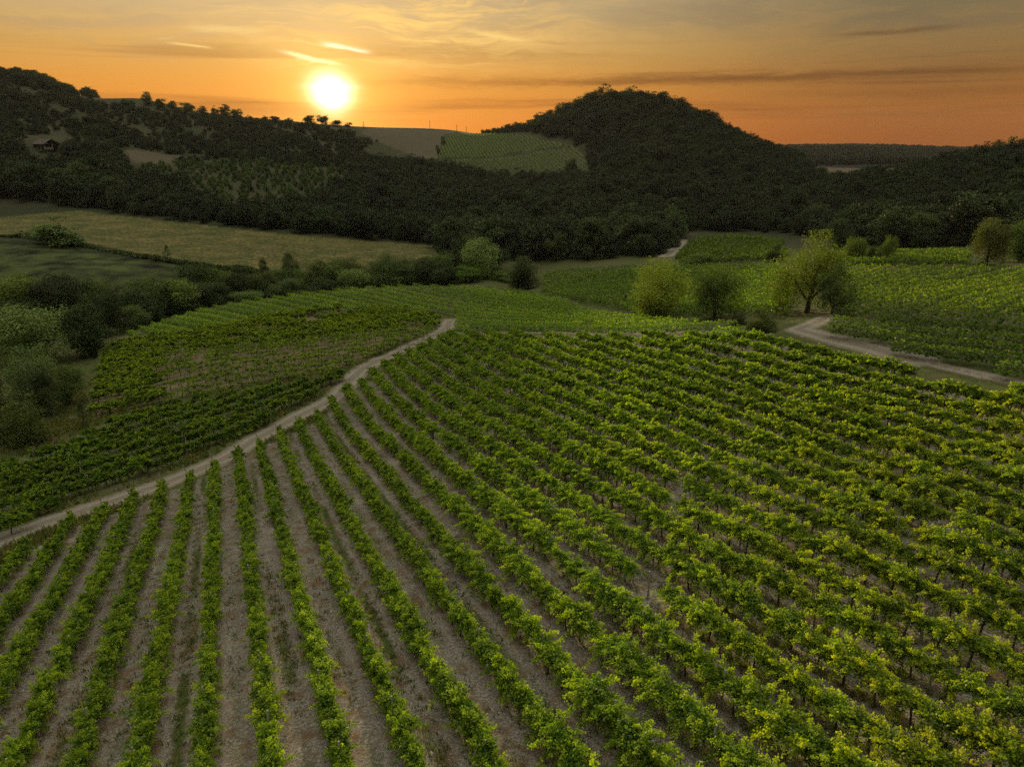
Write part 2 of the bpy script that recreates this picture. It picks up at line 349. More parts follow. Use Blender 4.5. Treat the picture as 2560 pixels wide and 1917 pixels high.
# ---------------------------------------------------------------- materials
def new_mat(name):
    m = bpy.data.materials.new(name); m.use_nodes = True; t = NT(m.node_tree); t.n.clear()
    return m, t, t.node('ShaderNodeOutputMaterial')
def principled(t, out, col, rough=.8, bump=None, strength=.4, dist=.05):
    p = t.node('ShaderNodeBsdfPrincipled'); t.put(p.inputs['Base Color'], col); p.inputs['Roughness'].default_value = rough
    p.inputs['Specular IOR Level'].default_value = .15
    if bump is not None:
        b = t.node('ShaderNodeBump'); b.inputs['Strength'].default_value = strength; b.inputs['Distance'].default_value = dist
        t.put(b.inputs['Height'], bump); t.l.new(b.outputs[0], p.inputs['Normal'])
    t.l.new(p.outputs[0], out.inputs[0]); return p
def ground_material():
    m, t, out = new_mat('ground')
    P = t.node('ShaderNodeNewGeometry').outputs['Position']
    nf = t.noise(P, 7.0, 6, .7); nm_ = t.noise(P, 0.9, 5, .6); nl = t.noise(P, 0.11, 4, .55); nh = t.noise(P, 0.016, 5, .6)
    nf2 = t.noise(P, 23.0, 3, .7)
    soil = t.ramp(nf, [(.28, (.044,.040,.030)), (.45, (.125,.116,.090)), (.62, (.26,.247,.20)), (.78, (.42,.405,.34))])
    soil = t.mix(t.math('MULTIPLY', t.smooth(nf2, .56, .72), .5), soil, (.33,.315,.255,1))
    soil = t.mix(t.math('MULTIPLY', t.smooth(nl, .56, .70), .45), soil, t.mix(nf, (.20,.193,.155,1), (.42,.405,.34,1)))
    soil = t.mix(t.smooth(nm_, .46, .66), soil, t.mix(nf, (.085,.056,.030,1), (.17,.12,.070,1)))
    grass = t.ramp(nf, [(.25, (.020,.032,.007)), (.55, (.055,.075,.016)), (.8, (.12,.125,.040))])
    dry = t.ramp(nf, [(.25, (.085,.070,.032)), (.55, (.17,.14,.068)), (.8, (.26,.22,.11))])
    # vineyard lanes: wheel tracks and grass strips follow the row coordinate
    rc = t.attr('rowc'); fr = t.math('FRACT', rc); mid = t.math('ABSOLUTE', t.math('SUBTRACT', fr, .5))      # 0 mid-lane, .5 under the row
    par = t.math('FRACT', t.math('MULTIPLY', t.math('FLOOR', rc), .5)); odd = t.math('MULTIPLY', par, 2.0)
    wob = t.math('MULTIPLY', t.math('SUBTRACT', nm_, .5), .35)
    centre = t.smooth(t.math('ADD', mid, wob), .17, .03)
    lane_g = t.math('MULTIPLY', t.math('MULTIPLY', centre, t.smooth(nl, .40, .60)), t.math('ADD', .42, t.math('MULTIPLY', odd, .58)), clamp=True)
    under = t.math('MULTIPLY', t.smooth(t.math('ADD', mid, wob), .33, .46), t.smooth(nl, .35, .65))
    lane = t.mix(lane_g, soil, grass)
    lane = t.mix(t.math('MULTIPLY', under, .7), lane, t.mix(nf, (.05,.06,.02,1), (.15,.105,.05,1)))
    track = t.math('MULTIPLY', t.smooth(t.math('ABSOLUTE', t.math('SUBTRACT', mid, .24)), .06, .015), t.smooth(nl, .3, .6))
    lane = t.mix(t.math('MULTIPLY', track, .7), lane, t.mix(nf, (.13,.115,.09,1), (.27,.25,.20,1)))
    verge = t.mix(t.smooth(nm_, .45, .75), grass, t.mix(.55, dry, grass))
    verge = t.mix(t.math('MULTIPLY', t.smooth(nl, .52, .66), .6), verge, t.mix(nf, (.05,.042,.022,1), (.12,.10,.055,1)))
    base = t.mix(t.attr('mainb'), verge, lane)
    base = t.mix(t.math('MULTIPLY', t.attr('vine'), .9), base, t.mix(.75, soil, grass))
    base = t.mix(t.attr('soil'), base, t.mix(nf, (.075,.062,.034,1), (.17,.14,.085,1)))
    base = t.mix(t.math('MULTIPLY', t.attr('gap'), t.smooth(nm_, .35, .6)), base, t.mix(nf, (.16,.135,.09,1), (.30,.27,.20,1)))
    # far hills: grass and scrub
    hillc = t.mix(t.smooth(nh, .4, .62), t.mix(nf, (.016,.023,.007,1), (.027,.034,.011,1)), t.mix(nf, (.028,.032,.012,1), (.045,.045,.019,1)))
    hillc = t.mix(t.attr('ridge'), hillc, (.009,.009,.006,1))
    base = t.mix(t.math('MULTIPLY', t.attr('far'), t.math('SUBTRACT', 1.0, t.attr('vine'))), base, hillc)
    stretched = t.node('ShaderNodeMapping'); t.l.new(P, stretched.inputs[0]); stretched.inputs['Scale'].default_value = (.05, .25, .2)
    stretched.inputs['Rotation'].default_value = (0, 0, .25)
    ns = t.noise(stretched.outputs[0], 1.0, 5, .65)
    ns2 = t.noise(stretched.outputs[0], 6.0, 4, .7)
    dryf = t.mix(t.smooth(ns, .38, .62), t.mix(nm_, (.060,.066,.022,1), (.10,.098,.036,1)), t.mix(nm_, (.088,.084,.030,1), (.13,.118,.046,1)))
    dryf = t.mix(1.0, dryf, t.mix(t.smooth(ns2, .3, .7), (.62,.66,.62,1), (1.3,1.26,1.2,1)), 'MULTIPLY')
    dryf = t.mix(1.0, dryf, t.mix(t.smooth(nm_, .36, .64), (.50,.56,.48,1), (1.25,1.25,1.2,1)), 'MULTIPLY')
    dryf = t.mix(1.0, dryf, t.mix(t.smooth(nl, .35, .65), (.70,.82,.62,1), (1.2,1.1,1.05,1)), 'MULTIPLY')
    base = t.mix(t.attr('field'), base, dryf)
    f2n = t.mix(t.smooth(nm_, .36, .64), (.75,.78,.7,1), (1.5,1.5,1.35,1))
    base = t.mix(t.attr('field2'), base, t.mix(1.0, f2n, t.mix(t.smooth(nl, .3, .7), t.mix(nf, (.040,.062,.014,1), (.070,.095,.024,1)), t.mix(nf, (.044,.060,.015,1), (.078,.094,.028,1)), 'MULTIPLY')))
    base = t.mix(t.attr('pale'), base, t.mix(nh, (.042,.040,.022,1), (.075,.066,.038,1)))
    # road
    rd = t.math('ADD', t.attr('road'), t.math('MULTIPLY', t.math('SUBTRACT', nm_, .5), 1.0))
    rcol = t.mix(t.smooth(nf, .3, .7), (.13,.118,.09,1), (.29,.265,.21,1))
    rut = t.smooth(t.math('ABSOLUTE', t.math('SUBTRACT', t.attr('road'), .48)), .26, .12)
    rcol = t.mix(t.math('MULTIPLY', t.math('SUBTRACT', 1.0, rut), .42), rcol, t.mix(nf, (.045,.052,.02,1), (.12,.11,.06,1)))
    base = t.mix(t.smooth(rd, 1.15, .78), base, rcol)
    bsum = t.math('ADD', t.math('MULTIPLY', nf, .5), t.math('MULTIPLY', nm_, 1.0))
    principled(t, out, base, .95, bsum, .8, .25)
    return m
def leaf_material(name, dark, light, tip, trans=.45, tip_gain=1.0, objcol=False):
    """leaves: colour varies from leaf to leaf (attribute rnd) and towards the shoot tips (attribute tip), on vines painted as lit tips and shaded insides"""
    m, t, out = new_mat(name)
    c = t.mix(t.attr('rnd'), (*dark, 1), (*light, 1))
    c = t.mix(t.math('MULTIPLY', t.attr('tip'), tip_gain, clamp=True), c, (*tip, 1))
    P = t.node('ShaderNodeNewGeometry').outputs['Position']
    patch = t.noise(P, .09, 3, .6)
    c = t.mix(t.math('MULTIPLY', t.smooth(patch, .5, .75), .35), c, t.mix(1.0, c, (1.5, 1.15, .75, 1), 'MULTIPLY'))
    oi = t.node('ShaderNodeObjectInfo')
    rv = t.mix(oi.outputs['Random'], (.72,.76,.72,1), (1.22,1.16,1.1,1))
    c = t.mix(1.0, c, rv, 'MULTIPLY')
    if name == 'tree leaves': c = t.mix(1.0, c, t.mix(oi.outputs['Random'], (.62,.66,.62,1), (1.45,1.35,1.3,1)), 'MULTIPLY')
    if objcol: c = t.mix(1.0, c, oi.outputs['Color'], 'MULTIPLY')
    d = t.node('ShaderNodeBsdfDiffuse'); t.l.new(c, d.inputs[0])
    tr = t.node('ShaderNodeBsdfTranslucent'); t.l.new(t.mix(1.0, c, (1.12, 1.26, .5, 1), 'MULTIPLY'), tr.inputs[0])
    gl = t.node('ShaderNodeBsdfGlossy'); gl.inputs['Roughness'].default_value = .45; gl.inputs[0].default_value = (.5, .5, .45, 1)
    mx = t.node('ShaderNodeMixShader'); mx.inputs[0].default_value = trans
    t.l.new(d.outputs[0], mx.inputs[1]); t.l.new(tr.outputs[0], mx.inputs[2])
    m2 = t.node('ShaderNodeMixShader'); m2.inputs[0].default_value = .04
    t.l.new(mx.outputs[0], m2.inputs[1]); t.l.new(gl.outputs[0], m2.inputs[2])
    t.l.new(m2.outputs[0], out.inputs[0]); return m
def simple_mat(name, a, b, scale=4, rough=.9, stretch=(1,1,1)):
    m, t, out = new_mat(name)
    mp = t.node('ShaderNodeMapping'); t.l.new(t.node('ShaderNodeTexCoord').outputs['Object'], mp.inputs[0]); mp.inputs['Scale'].default_value = stretch
    n = t.noise(mp.outputs[0], scale, 5, .65)
    principled(t, out, t.mix(t.smooth(n, .3, .7), (*a, 1), (*b, 1)), rough, n, .4, .02); return m
M_GROUND = ground_material()
M_VINE = leaf_material('vine leaves', (.034,.088,.004), (.148,.272,.007), (.38,.50,.011), .55, 1.0, True)  # dark inside leaves and bright tips put shade and light into the colour
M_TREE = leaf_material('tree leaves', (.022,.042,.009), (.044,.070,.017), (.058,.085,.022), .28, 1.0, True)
M_BARK = simple_mat('bark', (.045,.034,.026), (.10,.08,.062), 9, .95, (1,1,.25))
M_POST = simple_mat('weathered wood', (.19,.17,.15), (.36,.33,.29), 12, .9, (1,1,.1))
build_terrain()

# ---------------------------------------------------------------- leaves
def leaf_quads(c, nrm, size, along=None):
    """kite shaped leaves: centres c, normals nrm, sizes"""
    n = len(c); nrm = nrm/np.linalg.norm(nrm, axis=1, keepdims=True)
    a = rng.normal(size=(n, 3)) if along is None else along + rng.normal(size=(n, 3))*.5
    a -= nrm*(a*nrm).sum(1, keepdims=True); a /= np.linalg.norm(a, axis=1, keepdims=True)+1e-9
    b = np.cross(nrm, a); s = size[:, None]
    v = np.stack([c - a*s*.5, c + b*s*.42 - a*s*.05 + nrm*s*.08, c + a*s*.55, c - b*s*.42 - a*s*.05 + nrm*s*.08], 1).reshape(-1, 3)
    return v, np.arange(n*4).reshape(-1, 4)
def leaf_mesh(name, c, nrm, size, rnd, tip, mat, along=None):
    v, q = leaf_quads(c, nrm, size, along); me = mesh_np(name, v, q)
    for an, av in (('rnd', rnd), ('tip', tip)):
        a = me.attributes.new(an, 'FLOAT', 'FACE'); a.data.foreach_set('value', np.asarray(av, np.float32))
    me.materials.append(mat); return me
def tubes(paths, sides=6):
    """paths: list of (points, radii); one mesh of tapered tubes"""
    V, Q = [], []
    for pts, rad in paths:
        pts = np.array(pts, float); base = len(V)
        for i, p in enumerate(pts):
            d = pts[min(i+1, len(pts)-1)] - pts[max(i-1, 0)]; d /= np.linalg.norm(d)+1e-9
            u = np.cross(d, (0.3, 1, .2)); u /= np.linalg.norm(u)+1e-9; w = np.cross(d, u)
            for k in range(sides):
                an = 2*math.pi*k/sides; V.append(p + (u*math.cos(an)+w*math.sin(an))*rad[i])
        for i in range(len(pts)-1):
            for k in range(sides):
                a = base+i*sides+k; b = base+i*sides+(k+1) % sides
                Q.append((a, b, b+sides, a+sides))
    return np.array(V), np.array(Q)

def vine_leaves(kind, nshoot, nleaf, lsize):
    """shoots arch out of a cordon 1.2 m above the soil; kind 'hedge' is narrow and hangs low, 'open' is a loose umbrella on a bare stem"""
    C, N, S, T, AL = [], [], [], [], []
    for k in range(nshoot):
        if kind == 'hedge':
            p = np.array([rng.uniform(-.95,.95), rng.normal(0,.07), rng.uniform(.75,1.35)])
            d = np.array([rng.normal(0,.55), rng.normal(0,.29), rng.uniform(-.35,1.0)]); L = rng.uniform(.45,1.05); grav = .6
        else:
            p = np.array([rng.uniform(-.85,.85), rng.normal(0,.08), rng.uniform(1.2,1.5)])
            up = rng.uniform(-.1,.9) if rng.random() < .75 else rng.uniform(-.7,0)
            d = np.array([rng.normal(0,1.0), rng.normal(0,.72), up]); L = rng.uniform(.55,1.4); grav = .55
        d /= np.linalg.norm(d); m = max(4, int(nleaf*L/.8)); s = np.linspace(.03, 1, m)
        q = p + d*(s*L)[:,None]; q[:,2] -= grav*(s*L)**2*.55
        tan = np.tile(d, (m,1)); tan[:,2] -= grav*s*L*1.1
        w = .115*(1-.75*s)+.02
        C.append(q + rng.normal(size=(m,3))*w[:,None]*np.array([1,1,.8])); 
        n = rng.normal(size=(m,3))*.6; n[:,2] += .45; N.append(n)
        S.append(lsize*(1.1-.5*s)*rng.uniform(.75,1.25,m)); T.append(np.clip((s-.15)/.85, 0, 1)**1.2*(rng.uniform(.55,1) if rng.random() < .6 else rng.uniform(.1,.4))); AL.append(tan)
    C = np.vstack(C); C[:,2] = np.maximum(C[:,2], .12)
    return C, np.vstack(N), np.concatenate(S), np.concatenate(T), np.vstack(AL)
def make_vine_mesh(kind, nshoot, nleaf, lsize, stem=False):
    C, N, S, T, AL = vine_leaves(kind, nshoot, nleaf, lsize)
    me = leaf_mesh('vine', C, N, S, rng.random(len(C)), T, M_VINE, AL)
    return me
def trunk_paths():
    b = rng.normal(0,.05,2); lean = rng.normal(0,.07,2)
    pts = [(b[0],b[1],-.1), (b[0]+lean[0]*.5, b[1]+lean[1]*.4, .45), (b[0]+lean[0], b[1]+lean[1], .9), (b[0]*.5, 0, 1.25)]
    arms = [[(b[0]*.5,0,1.2), (s*.4, rng.normal(0,.03), 1.32), (s*.85, rng.normal(0,.05), 1.28)] for s in (-1,1)]
    return [(pts, [.065,.05,.045,.04])] + [(a, [.035,.028,.02]) for a in arms]
def trunk_mesh():
    v, q = tubes(trunk_paths(), 5); me = mesh_np('trunk', v, q, True); me.materials.append(M_BARK); return me
NEAR_H = [make_vine_mesh('hedge', 42, 66, .132) for _ in range(8)]
NEAR_O = [make_vine_mesh('open', 42, 66, .132) for _ in range(10)]
MID_H = [make_vine_mesh('hedge', 36, 38, .20) for _ in range(6)]
MID_O = [make_vine_mesh('open', 40, 40, .205) for _ in range(8)]
SPARSE = [make_vine_mesh('open', 13, 16, .23) for _ in range(6)]
TRUNKS = [trunk_mesh() for _ in range(6)]
def post_mesh(h=2.1, r=.055):
    v, q = tubes([([(0,0,-.3),(0,0,h*.5),(0,0,h)], [r,r,r*.9])], 6)
    n = len(v); v = np.vstack([v, [(0,0,h+.01)]]); me = mesh_np('post', v, q)
    import bmesh
    bm = bmesh.new(); bm.from_mesh(me); bm.verts.ensure_lookup_table()
    for k in range(6): bm.faces.new((bm.verts[n-7+1+k-0] if False else bm.verts[12+k], bm.verts[12+(k+1) % 6], bm.verts[n]))
    bm.to_mesh(me); bm.free(); me.materials.append(M_POST); return me
POST = post_mesh()

# ---------------------------------------------------------------- vine rows
def tag(o, label, cat, group=None, kind=None):
    if label: o['label'] = label
    if cat: o['category'] = cat
    if group: o['group'] = group
    if kind: o['kind'] = kind
    return o
def link(name, data, parent=None, loc=(0,0,0), rot=(0,0,0), scale=(1,1,1)):
    o = bpy.data.objects.new(name, data); COL.objects.link(o)
    if parent is not None: o.parent = parent
    o.location = loc; o.rotation_euler = rot; o.scale = scale; return o
def clip_line(poly, nx, ny, c):
    """stretches of the line n.p = c inside a plan polygon, as coordinates along (-ny, nx)"""
    s = poly[:,0]*nx + poly[:,1]*ny - c; w = -poly[:,0]*ny + poly[:,1]*nx; hits = []
    for i in range(len(poly)):
        j = (i+1) % len(poly)
        if (s[i] < 0) != (s[j] < 0): hits.append(w[i] + (w[j]-w[i])*(-s[i])/(s[j]-s[i]))
    hits.sort(); return [(hits[k], hits[k+1]) for k in range(0, len(hits)-1, 2)]
ORD = ['first','second','third','fourth','fifth','sixth','seventh','eighth','ninth','tenth','eleventh','twelfth','thirteenth','fourteenth','fifteenth','sixteenth','seventeenth','eighteenth','nineteenth','twentieth']
def ordinal(n):
    if n <= 20: return ORD[n-1]
    tens = {2:'twenty',3:'thirty',4:'forty',5:'fifty',6:'sixty',7:'seventy'}
    if n % 10 == 0: return {3:'thirtieth',4:'fortieth',5:'fiftieth',6:'sixtieth',7:'seventieth'}[n//10]
    return tens[n//10] + '-' + ORD[n % 10-1]

def in_view(x, y, z, margin=90):
    u, v, d = project(x, y, z); return (u > -margin) & (u < 2560+margin) & (v < 1917+margin*1.5) & (v > -50)
def row_of_vines(x, y, ang, kinds, lods, label, group, skip, post_every=4, scale=1.0, tint=None):
    """one trellised row: every vine is a part with its trunk as sub-part, every post a part"""
    z = hgt(x, y)
    root = bpy.data.objects.new('vine_row', None); COL.objects.link(root)
    root.location = (x[0], y[0], z[0]); root.rotation_euler = (0, 0, ang); tag(root, label, 'vine row', group)
    ca, sa = math.cos(-ang), math.sin(-ang)
    for i in range(len(x)):
        dx, dy = x[i]-x[0], y[i]-y[0]
        lx, ly, lz = dx*ca - dy*sa, dx*sa + dy*ca, z[i]-z[0]
        if i % post_every == 0:
            link('post', POST, root, (lx + .95*(1 if i else -1), ly, lz), (rng.normal(0,.05), rng.normal(0,.05) - (0.22 if i == 0 else 0), rng.random()*3), (1, 1, rng.uniform(.9, 1.08)))
        if skip[i]: continue
        lib = {('h',0):NEAR_H, ('o',0):NEAR_O, ('h',1):MID_H, ('o',1):MID_O, ('s',1):SPARSE, ('s',0):SPARSE}[(kinds[i], lods[i])]
        flip = math.pi if rng.random() < .5 else 0
        s = rng.uniform(.84, 1.14)*scale
        vn = link('vine', lib[rng.integers(len(lib))], root, (lx, ly + rng.normal(0,.05), lz), (rng.normal(0,.03), rng.normal(0,.03), flip + rng.normal(0,.06)), (s*rng.uniform(.95,1.1), s*rng.uniform(.85,1.2), s))
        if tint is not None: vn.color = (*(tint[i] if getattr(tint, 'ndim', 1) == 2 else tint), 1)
        link('trunk', TRUNKS[rng.integers(len(TRUNKS))], vn, (rng.normal(0,.05), 0, 0), (0, 0, rng.random()*.4))
    return root
N_ROWS = [0]
MAIN_TXT = {
 -4:'short vine row cut by the left edge, lowest beside the dirt road',
 -3:'vine row leaving the dirt road just right of the short corner row',
 -2:'narrow vine row running from dirt road down to lower left edge',
 -1:'hedge-like vine row ending at the bottom left corner',
 0:'slightly bowed vine row second right of the bottom left corner row',
 1:'vine row leaning left just before the straight upright row',
 2:'vine row running straight up and down from dirt road to bottom edge',
 3:'vine row with a slight right lean beside the straight upright row',
 4:'vine row second right of the straight upright row',
 5:'curving vine row third right of the straight upright row',
 6:'curving vine row with wide bare soil on its right, fourth past the upright row',
 7:'dense vine row between two pale bare lanes, fifth past the upright row',
 8:'dense vine row sixth past the straight upright row, bushy at bottom middle',
 9:'long dense vine row seventh past the straight upright row',
 10:'long vine row bordering the wide gap lane, eighth past the upright row',
 11:'vine row interrupted by a bare gap, trunks showing along it',
 12:'vine row of separate umbrella-shaped vines just above the interrupted row',
 13:'vine row of spreading vines second above the interrupted row'}
def main_block():
    cs = main_pl[:,0]*NX + main_pl[:,1]*NY
    k0 = -7; k1 = int((cs.max()-C0)/SPC)
    for k in range(k0, k1+1):
        segs = clip_line(main_pl, NX, NY, C0+k*SPC)
        if not segs: continue
        lo = min(s[0] for s in segs); hi = max(s[1] for s in segs)
        w = np.arange(hi-.6, lo, -1.62)          # from the road end towards the camera
        c = C0+k*SPC
        x = NX*c + DX*w; y = NY*c + DY*w; z = hgt(x, y)
        ok = in_view(x, y, z+1) & (np.hypot(x, y) > 10)
        for a, b in [(s[0], s[1]) for s in segs][:0]: pass
        if ok.sum() < 3: continue
        i0, i1 = np.where(ok)[0][[0, -1]]; x, y, z = x[i0:i1+1], y[i0:i1+1], z[i0:i1+1]
        ins = inside(x, y, main_pl)
        u, v, d = project(x, y, z)
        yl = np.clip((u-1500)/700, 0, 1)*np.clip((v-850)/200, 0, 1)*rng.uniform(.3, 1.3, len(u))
        p_open = np.clip((k-6.5)/4 + np.clip((u-1300)/700, -.4, .6), 0, 1)
        kinds = np.where(rng.random(len(x)) < p_open, 'o', 'h')
        lods = (d > 58).astype(int)
        skip = ~ins | (rng.random(len(x)) < .025)
        if k == 11: skip |= (u > 1595) & (u < 1668)
        lab = MAIN_TXT.get(k) or f'leafy vine row in the large block, {ordinal(k-11)} one above the interrupted row' if k > -5 else None
        if k < -4: lab = f'short vine row beyond the lower left edge, {ordinal(-4-k)} below the corner row'
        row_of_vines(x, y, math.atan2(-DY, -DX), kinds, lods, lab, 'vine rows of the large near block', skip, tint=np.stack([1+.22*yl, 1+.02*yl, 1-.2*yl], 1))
        N_ROWS[0] += 1
main_block()

def far_row_mesh(x, y, z, wdt, top, low, step, per, lsize, gapf=0):
    n = len(x); C, N, S, T = [], [], [], []
    r_ = np.repeat(np.arange(n), per); m = len(r_)
    keep = rng.random(n) > gapf; hs = rng.uniform(.8, 1.15, n); ws = rng.uniform(.75, 1.25, n)
    dx, dy = np.gradient(x) if n > 2 else np.ones(n), np.gradient(y) if n > 2 else np.zeros(n)
    L = np.hypot(dx, dy)+1e-9; dx, dy = dx/L, dy/L
    th = rng.uniform(0, 2*math.pi, m); rr = np.sqrt(rng.uniform(.25, 1, m))
    al = rng.uniform(-.5, .5, m)*step*1.15; ac = np.cos(th)*rr*wdt*.5*ws[r_]; up = (low+top)/2 + np.sin(th)*rr*(top-low)/2*hs[r_]
    spike = rng.random(m) < .12; up = np.where(spike, up + rng.uniform(0,.35,m), up); ac = np.where(spike, ac*1.4, ac)
    c = np.stack([x[r_]+dx[r_]*al-dy[r_]*ac, y[r_]+dy[r_]*al+dx[r_]*ac, z[r_]+up], 1)
    nn = rng.normal(size=(m,3))*.55; nn[:,2] += .8
    k = keep[r_]
    return c[k], nn[k], (lsize*rng.uniform(.7,1.3,m))[k], rng.random(m)[k], (np.clip((up-low)/(top-low)-.55, 0, 1)*rng.uniform(0,1.0,m))[k]  # final value lightens upper leaves, painting lit row tops
def block(poly, p0, p1, spacing, label, group, mode='mesh', scale=1.0, wd=1.5, gapf=.03, tint=(1,1,1), every=1, count_dir=1, limit=999, lsize=.34, per=26, step=1.1, stuff=False):
    pl = plan(poly, 8, 1.2); gx, gy, gt = ground_at([p0[0], p1[0]], [p0[1], p1[1]])
    th = math.atan2(gy[1]-gy[0], gx[1]-gx[0]); dx, dy = math.cos(th), math.sin(th); nx, ny = dy, -dx     # line n.p = c, along (-ny, nx) = d
    cs = pl[:,0]*nx + pl[:,1]*ny; out = []
    def one(x, y, z, num, th, dx, dy):
        u, v, d = project(x, y, z)
        lab = label(num, u, v) if callable(label) else label
        if mode == 'vines':
            kinds, skip = lod_pick(u, v, d)
            row_of_vines(x, y, th, kinds, np.ones(len(x), int), lab, group, skip, 7, scale, tint)
            N_ROWS[0] += 1
        else:
            c_ = far_row_mesh(x, y, z, wd*scale, 1.95*scale, .45*scale, step, per, lsize, gapf)
            if stuff: acc.append(c_); return
            o3 = np.array([x[0], y[0], z[0]])
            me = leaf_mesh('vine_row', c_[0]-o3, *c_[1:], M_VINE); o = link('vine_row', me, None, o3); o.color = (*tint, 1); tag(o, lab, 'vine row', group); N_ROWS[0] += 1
    acc = []
    rows_c = np.arange(cs.min()+spacing*.4, cs.max(), spacing)
    ordc = rows_c if count_dir > 0 else rows_c[::-1]
    num = 0
    for c in ordc:
        segs = clip_line(pl, nx, ny, c)
        if not segs: continue
        st = 1.75 if mode == 'vines' else step
        for a, b in segs:
            w = np.arange(a, b, st) + rng.uniform(0, .5)
            x = nx*c + dx*w; y = ny*c + dy*w; x = x + rng.normal(0,.04,len(x)); z = hgt(x, y); ok = in_view(x, y, z, 160)
            x, y, z = x[ok], y[ok], z[ok]
            if len(x) < 4: continue
            num += 1; one(x, y, z, num, th, dx, dy)
    if stuff and acc:
        me = leaf_mesh(stuff, *[np.concatenate([a[i] for a in acc]) for i in range(5)], M_VINE)
        o = link(stuff, me); o.color = (.5,.55,.65,1); tag(o, label, 'vines', None, 'stuff')
def pick_L1(u, v, d): return np.where(rng.random(len(u)) < .6, 'h', 'o'), rng.random(len(u)) < .05
def pick_L2(u, v, d):
    low = (v > 872 - (u-600)*.10) & (u > 400)
    k = np.where(low, 's', np.where(rng.random(len(u)) < .5, 'o', 'h'))
    return k, (rng.random(len(u)) < np.where(low, .10, .03)) | (np.sin(u/31+np.sin(v/9)*2)+np.sin(v/14+u/57) > 1.45)
lod_pick = pick_L1
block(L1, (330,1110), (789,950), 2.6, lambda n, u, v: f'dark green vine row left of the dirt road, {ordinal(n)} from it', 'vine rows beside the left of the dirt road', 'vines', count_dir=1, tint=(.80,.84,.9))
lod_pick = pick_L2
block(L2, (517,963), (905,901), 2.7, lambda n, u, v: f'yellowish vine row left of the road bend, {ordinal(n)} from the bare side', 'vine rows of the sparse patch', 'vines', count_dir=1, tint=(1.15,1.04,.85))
block(ML, (900,741), (1130,792), 3.3, lambda n, u, v: f'bright vine row over the rounded crest, {ordinal(n)} from the dark trees', 'vine rows over the rounded crest', count_dir=-1, lsize=.30, per=66, wd=1.25, tint=(1.35,1.3,.8))  # tint puts the crest's catch of sun into the leaf colour
block(R1, (1400,712), (1600,694), 2.8, lambda n, u, v: f'vine row on the flat behind the paired trees, {ordinal(n)} from the near side', 'vine rows behind the paired trees', lsize=.40, per=38, count_dir=1, tint=(.85,.85,.9))  # tints of these five blocks put the view's dim right side into colour
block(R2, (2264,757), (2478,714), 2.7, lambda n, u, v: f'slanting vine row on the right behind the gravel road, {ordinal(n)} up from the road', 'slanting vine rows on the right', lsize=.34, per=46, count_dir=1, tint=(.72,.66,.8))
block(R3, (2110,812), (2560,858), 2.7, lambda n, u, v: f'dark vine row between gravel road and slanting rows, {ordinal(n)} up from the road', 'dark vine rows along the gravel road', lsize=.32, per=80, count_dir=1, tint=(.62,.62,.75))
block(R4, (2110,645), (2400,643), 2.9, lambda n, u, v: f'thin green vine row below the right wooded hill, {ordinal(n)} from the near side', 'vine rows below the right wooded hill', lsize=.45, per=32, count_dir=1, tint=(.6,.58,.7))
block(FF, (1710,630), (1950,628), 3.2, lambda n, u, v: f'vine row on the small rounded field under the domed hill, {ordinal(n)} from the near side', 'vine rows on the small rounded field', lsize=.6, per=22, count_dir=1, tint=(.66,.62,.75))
block(H1, (1180,340), (1215,385), 3.2, 'thin vine rows on the upper half of the far sloping vineyard', None, lsize=.7, per=13, step=2.0, stuff='upper_slope_vines', scale=1.15)
block(H2, (1230,405), (1265,440), 3.2, 'thin vine rows on the lower half of the far sloping vineyard', None, lsize=.65, per=13, step=2.0, stuff='lower_slope_vines', scale=1.15)

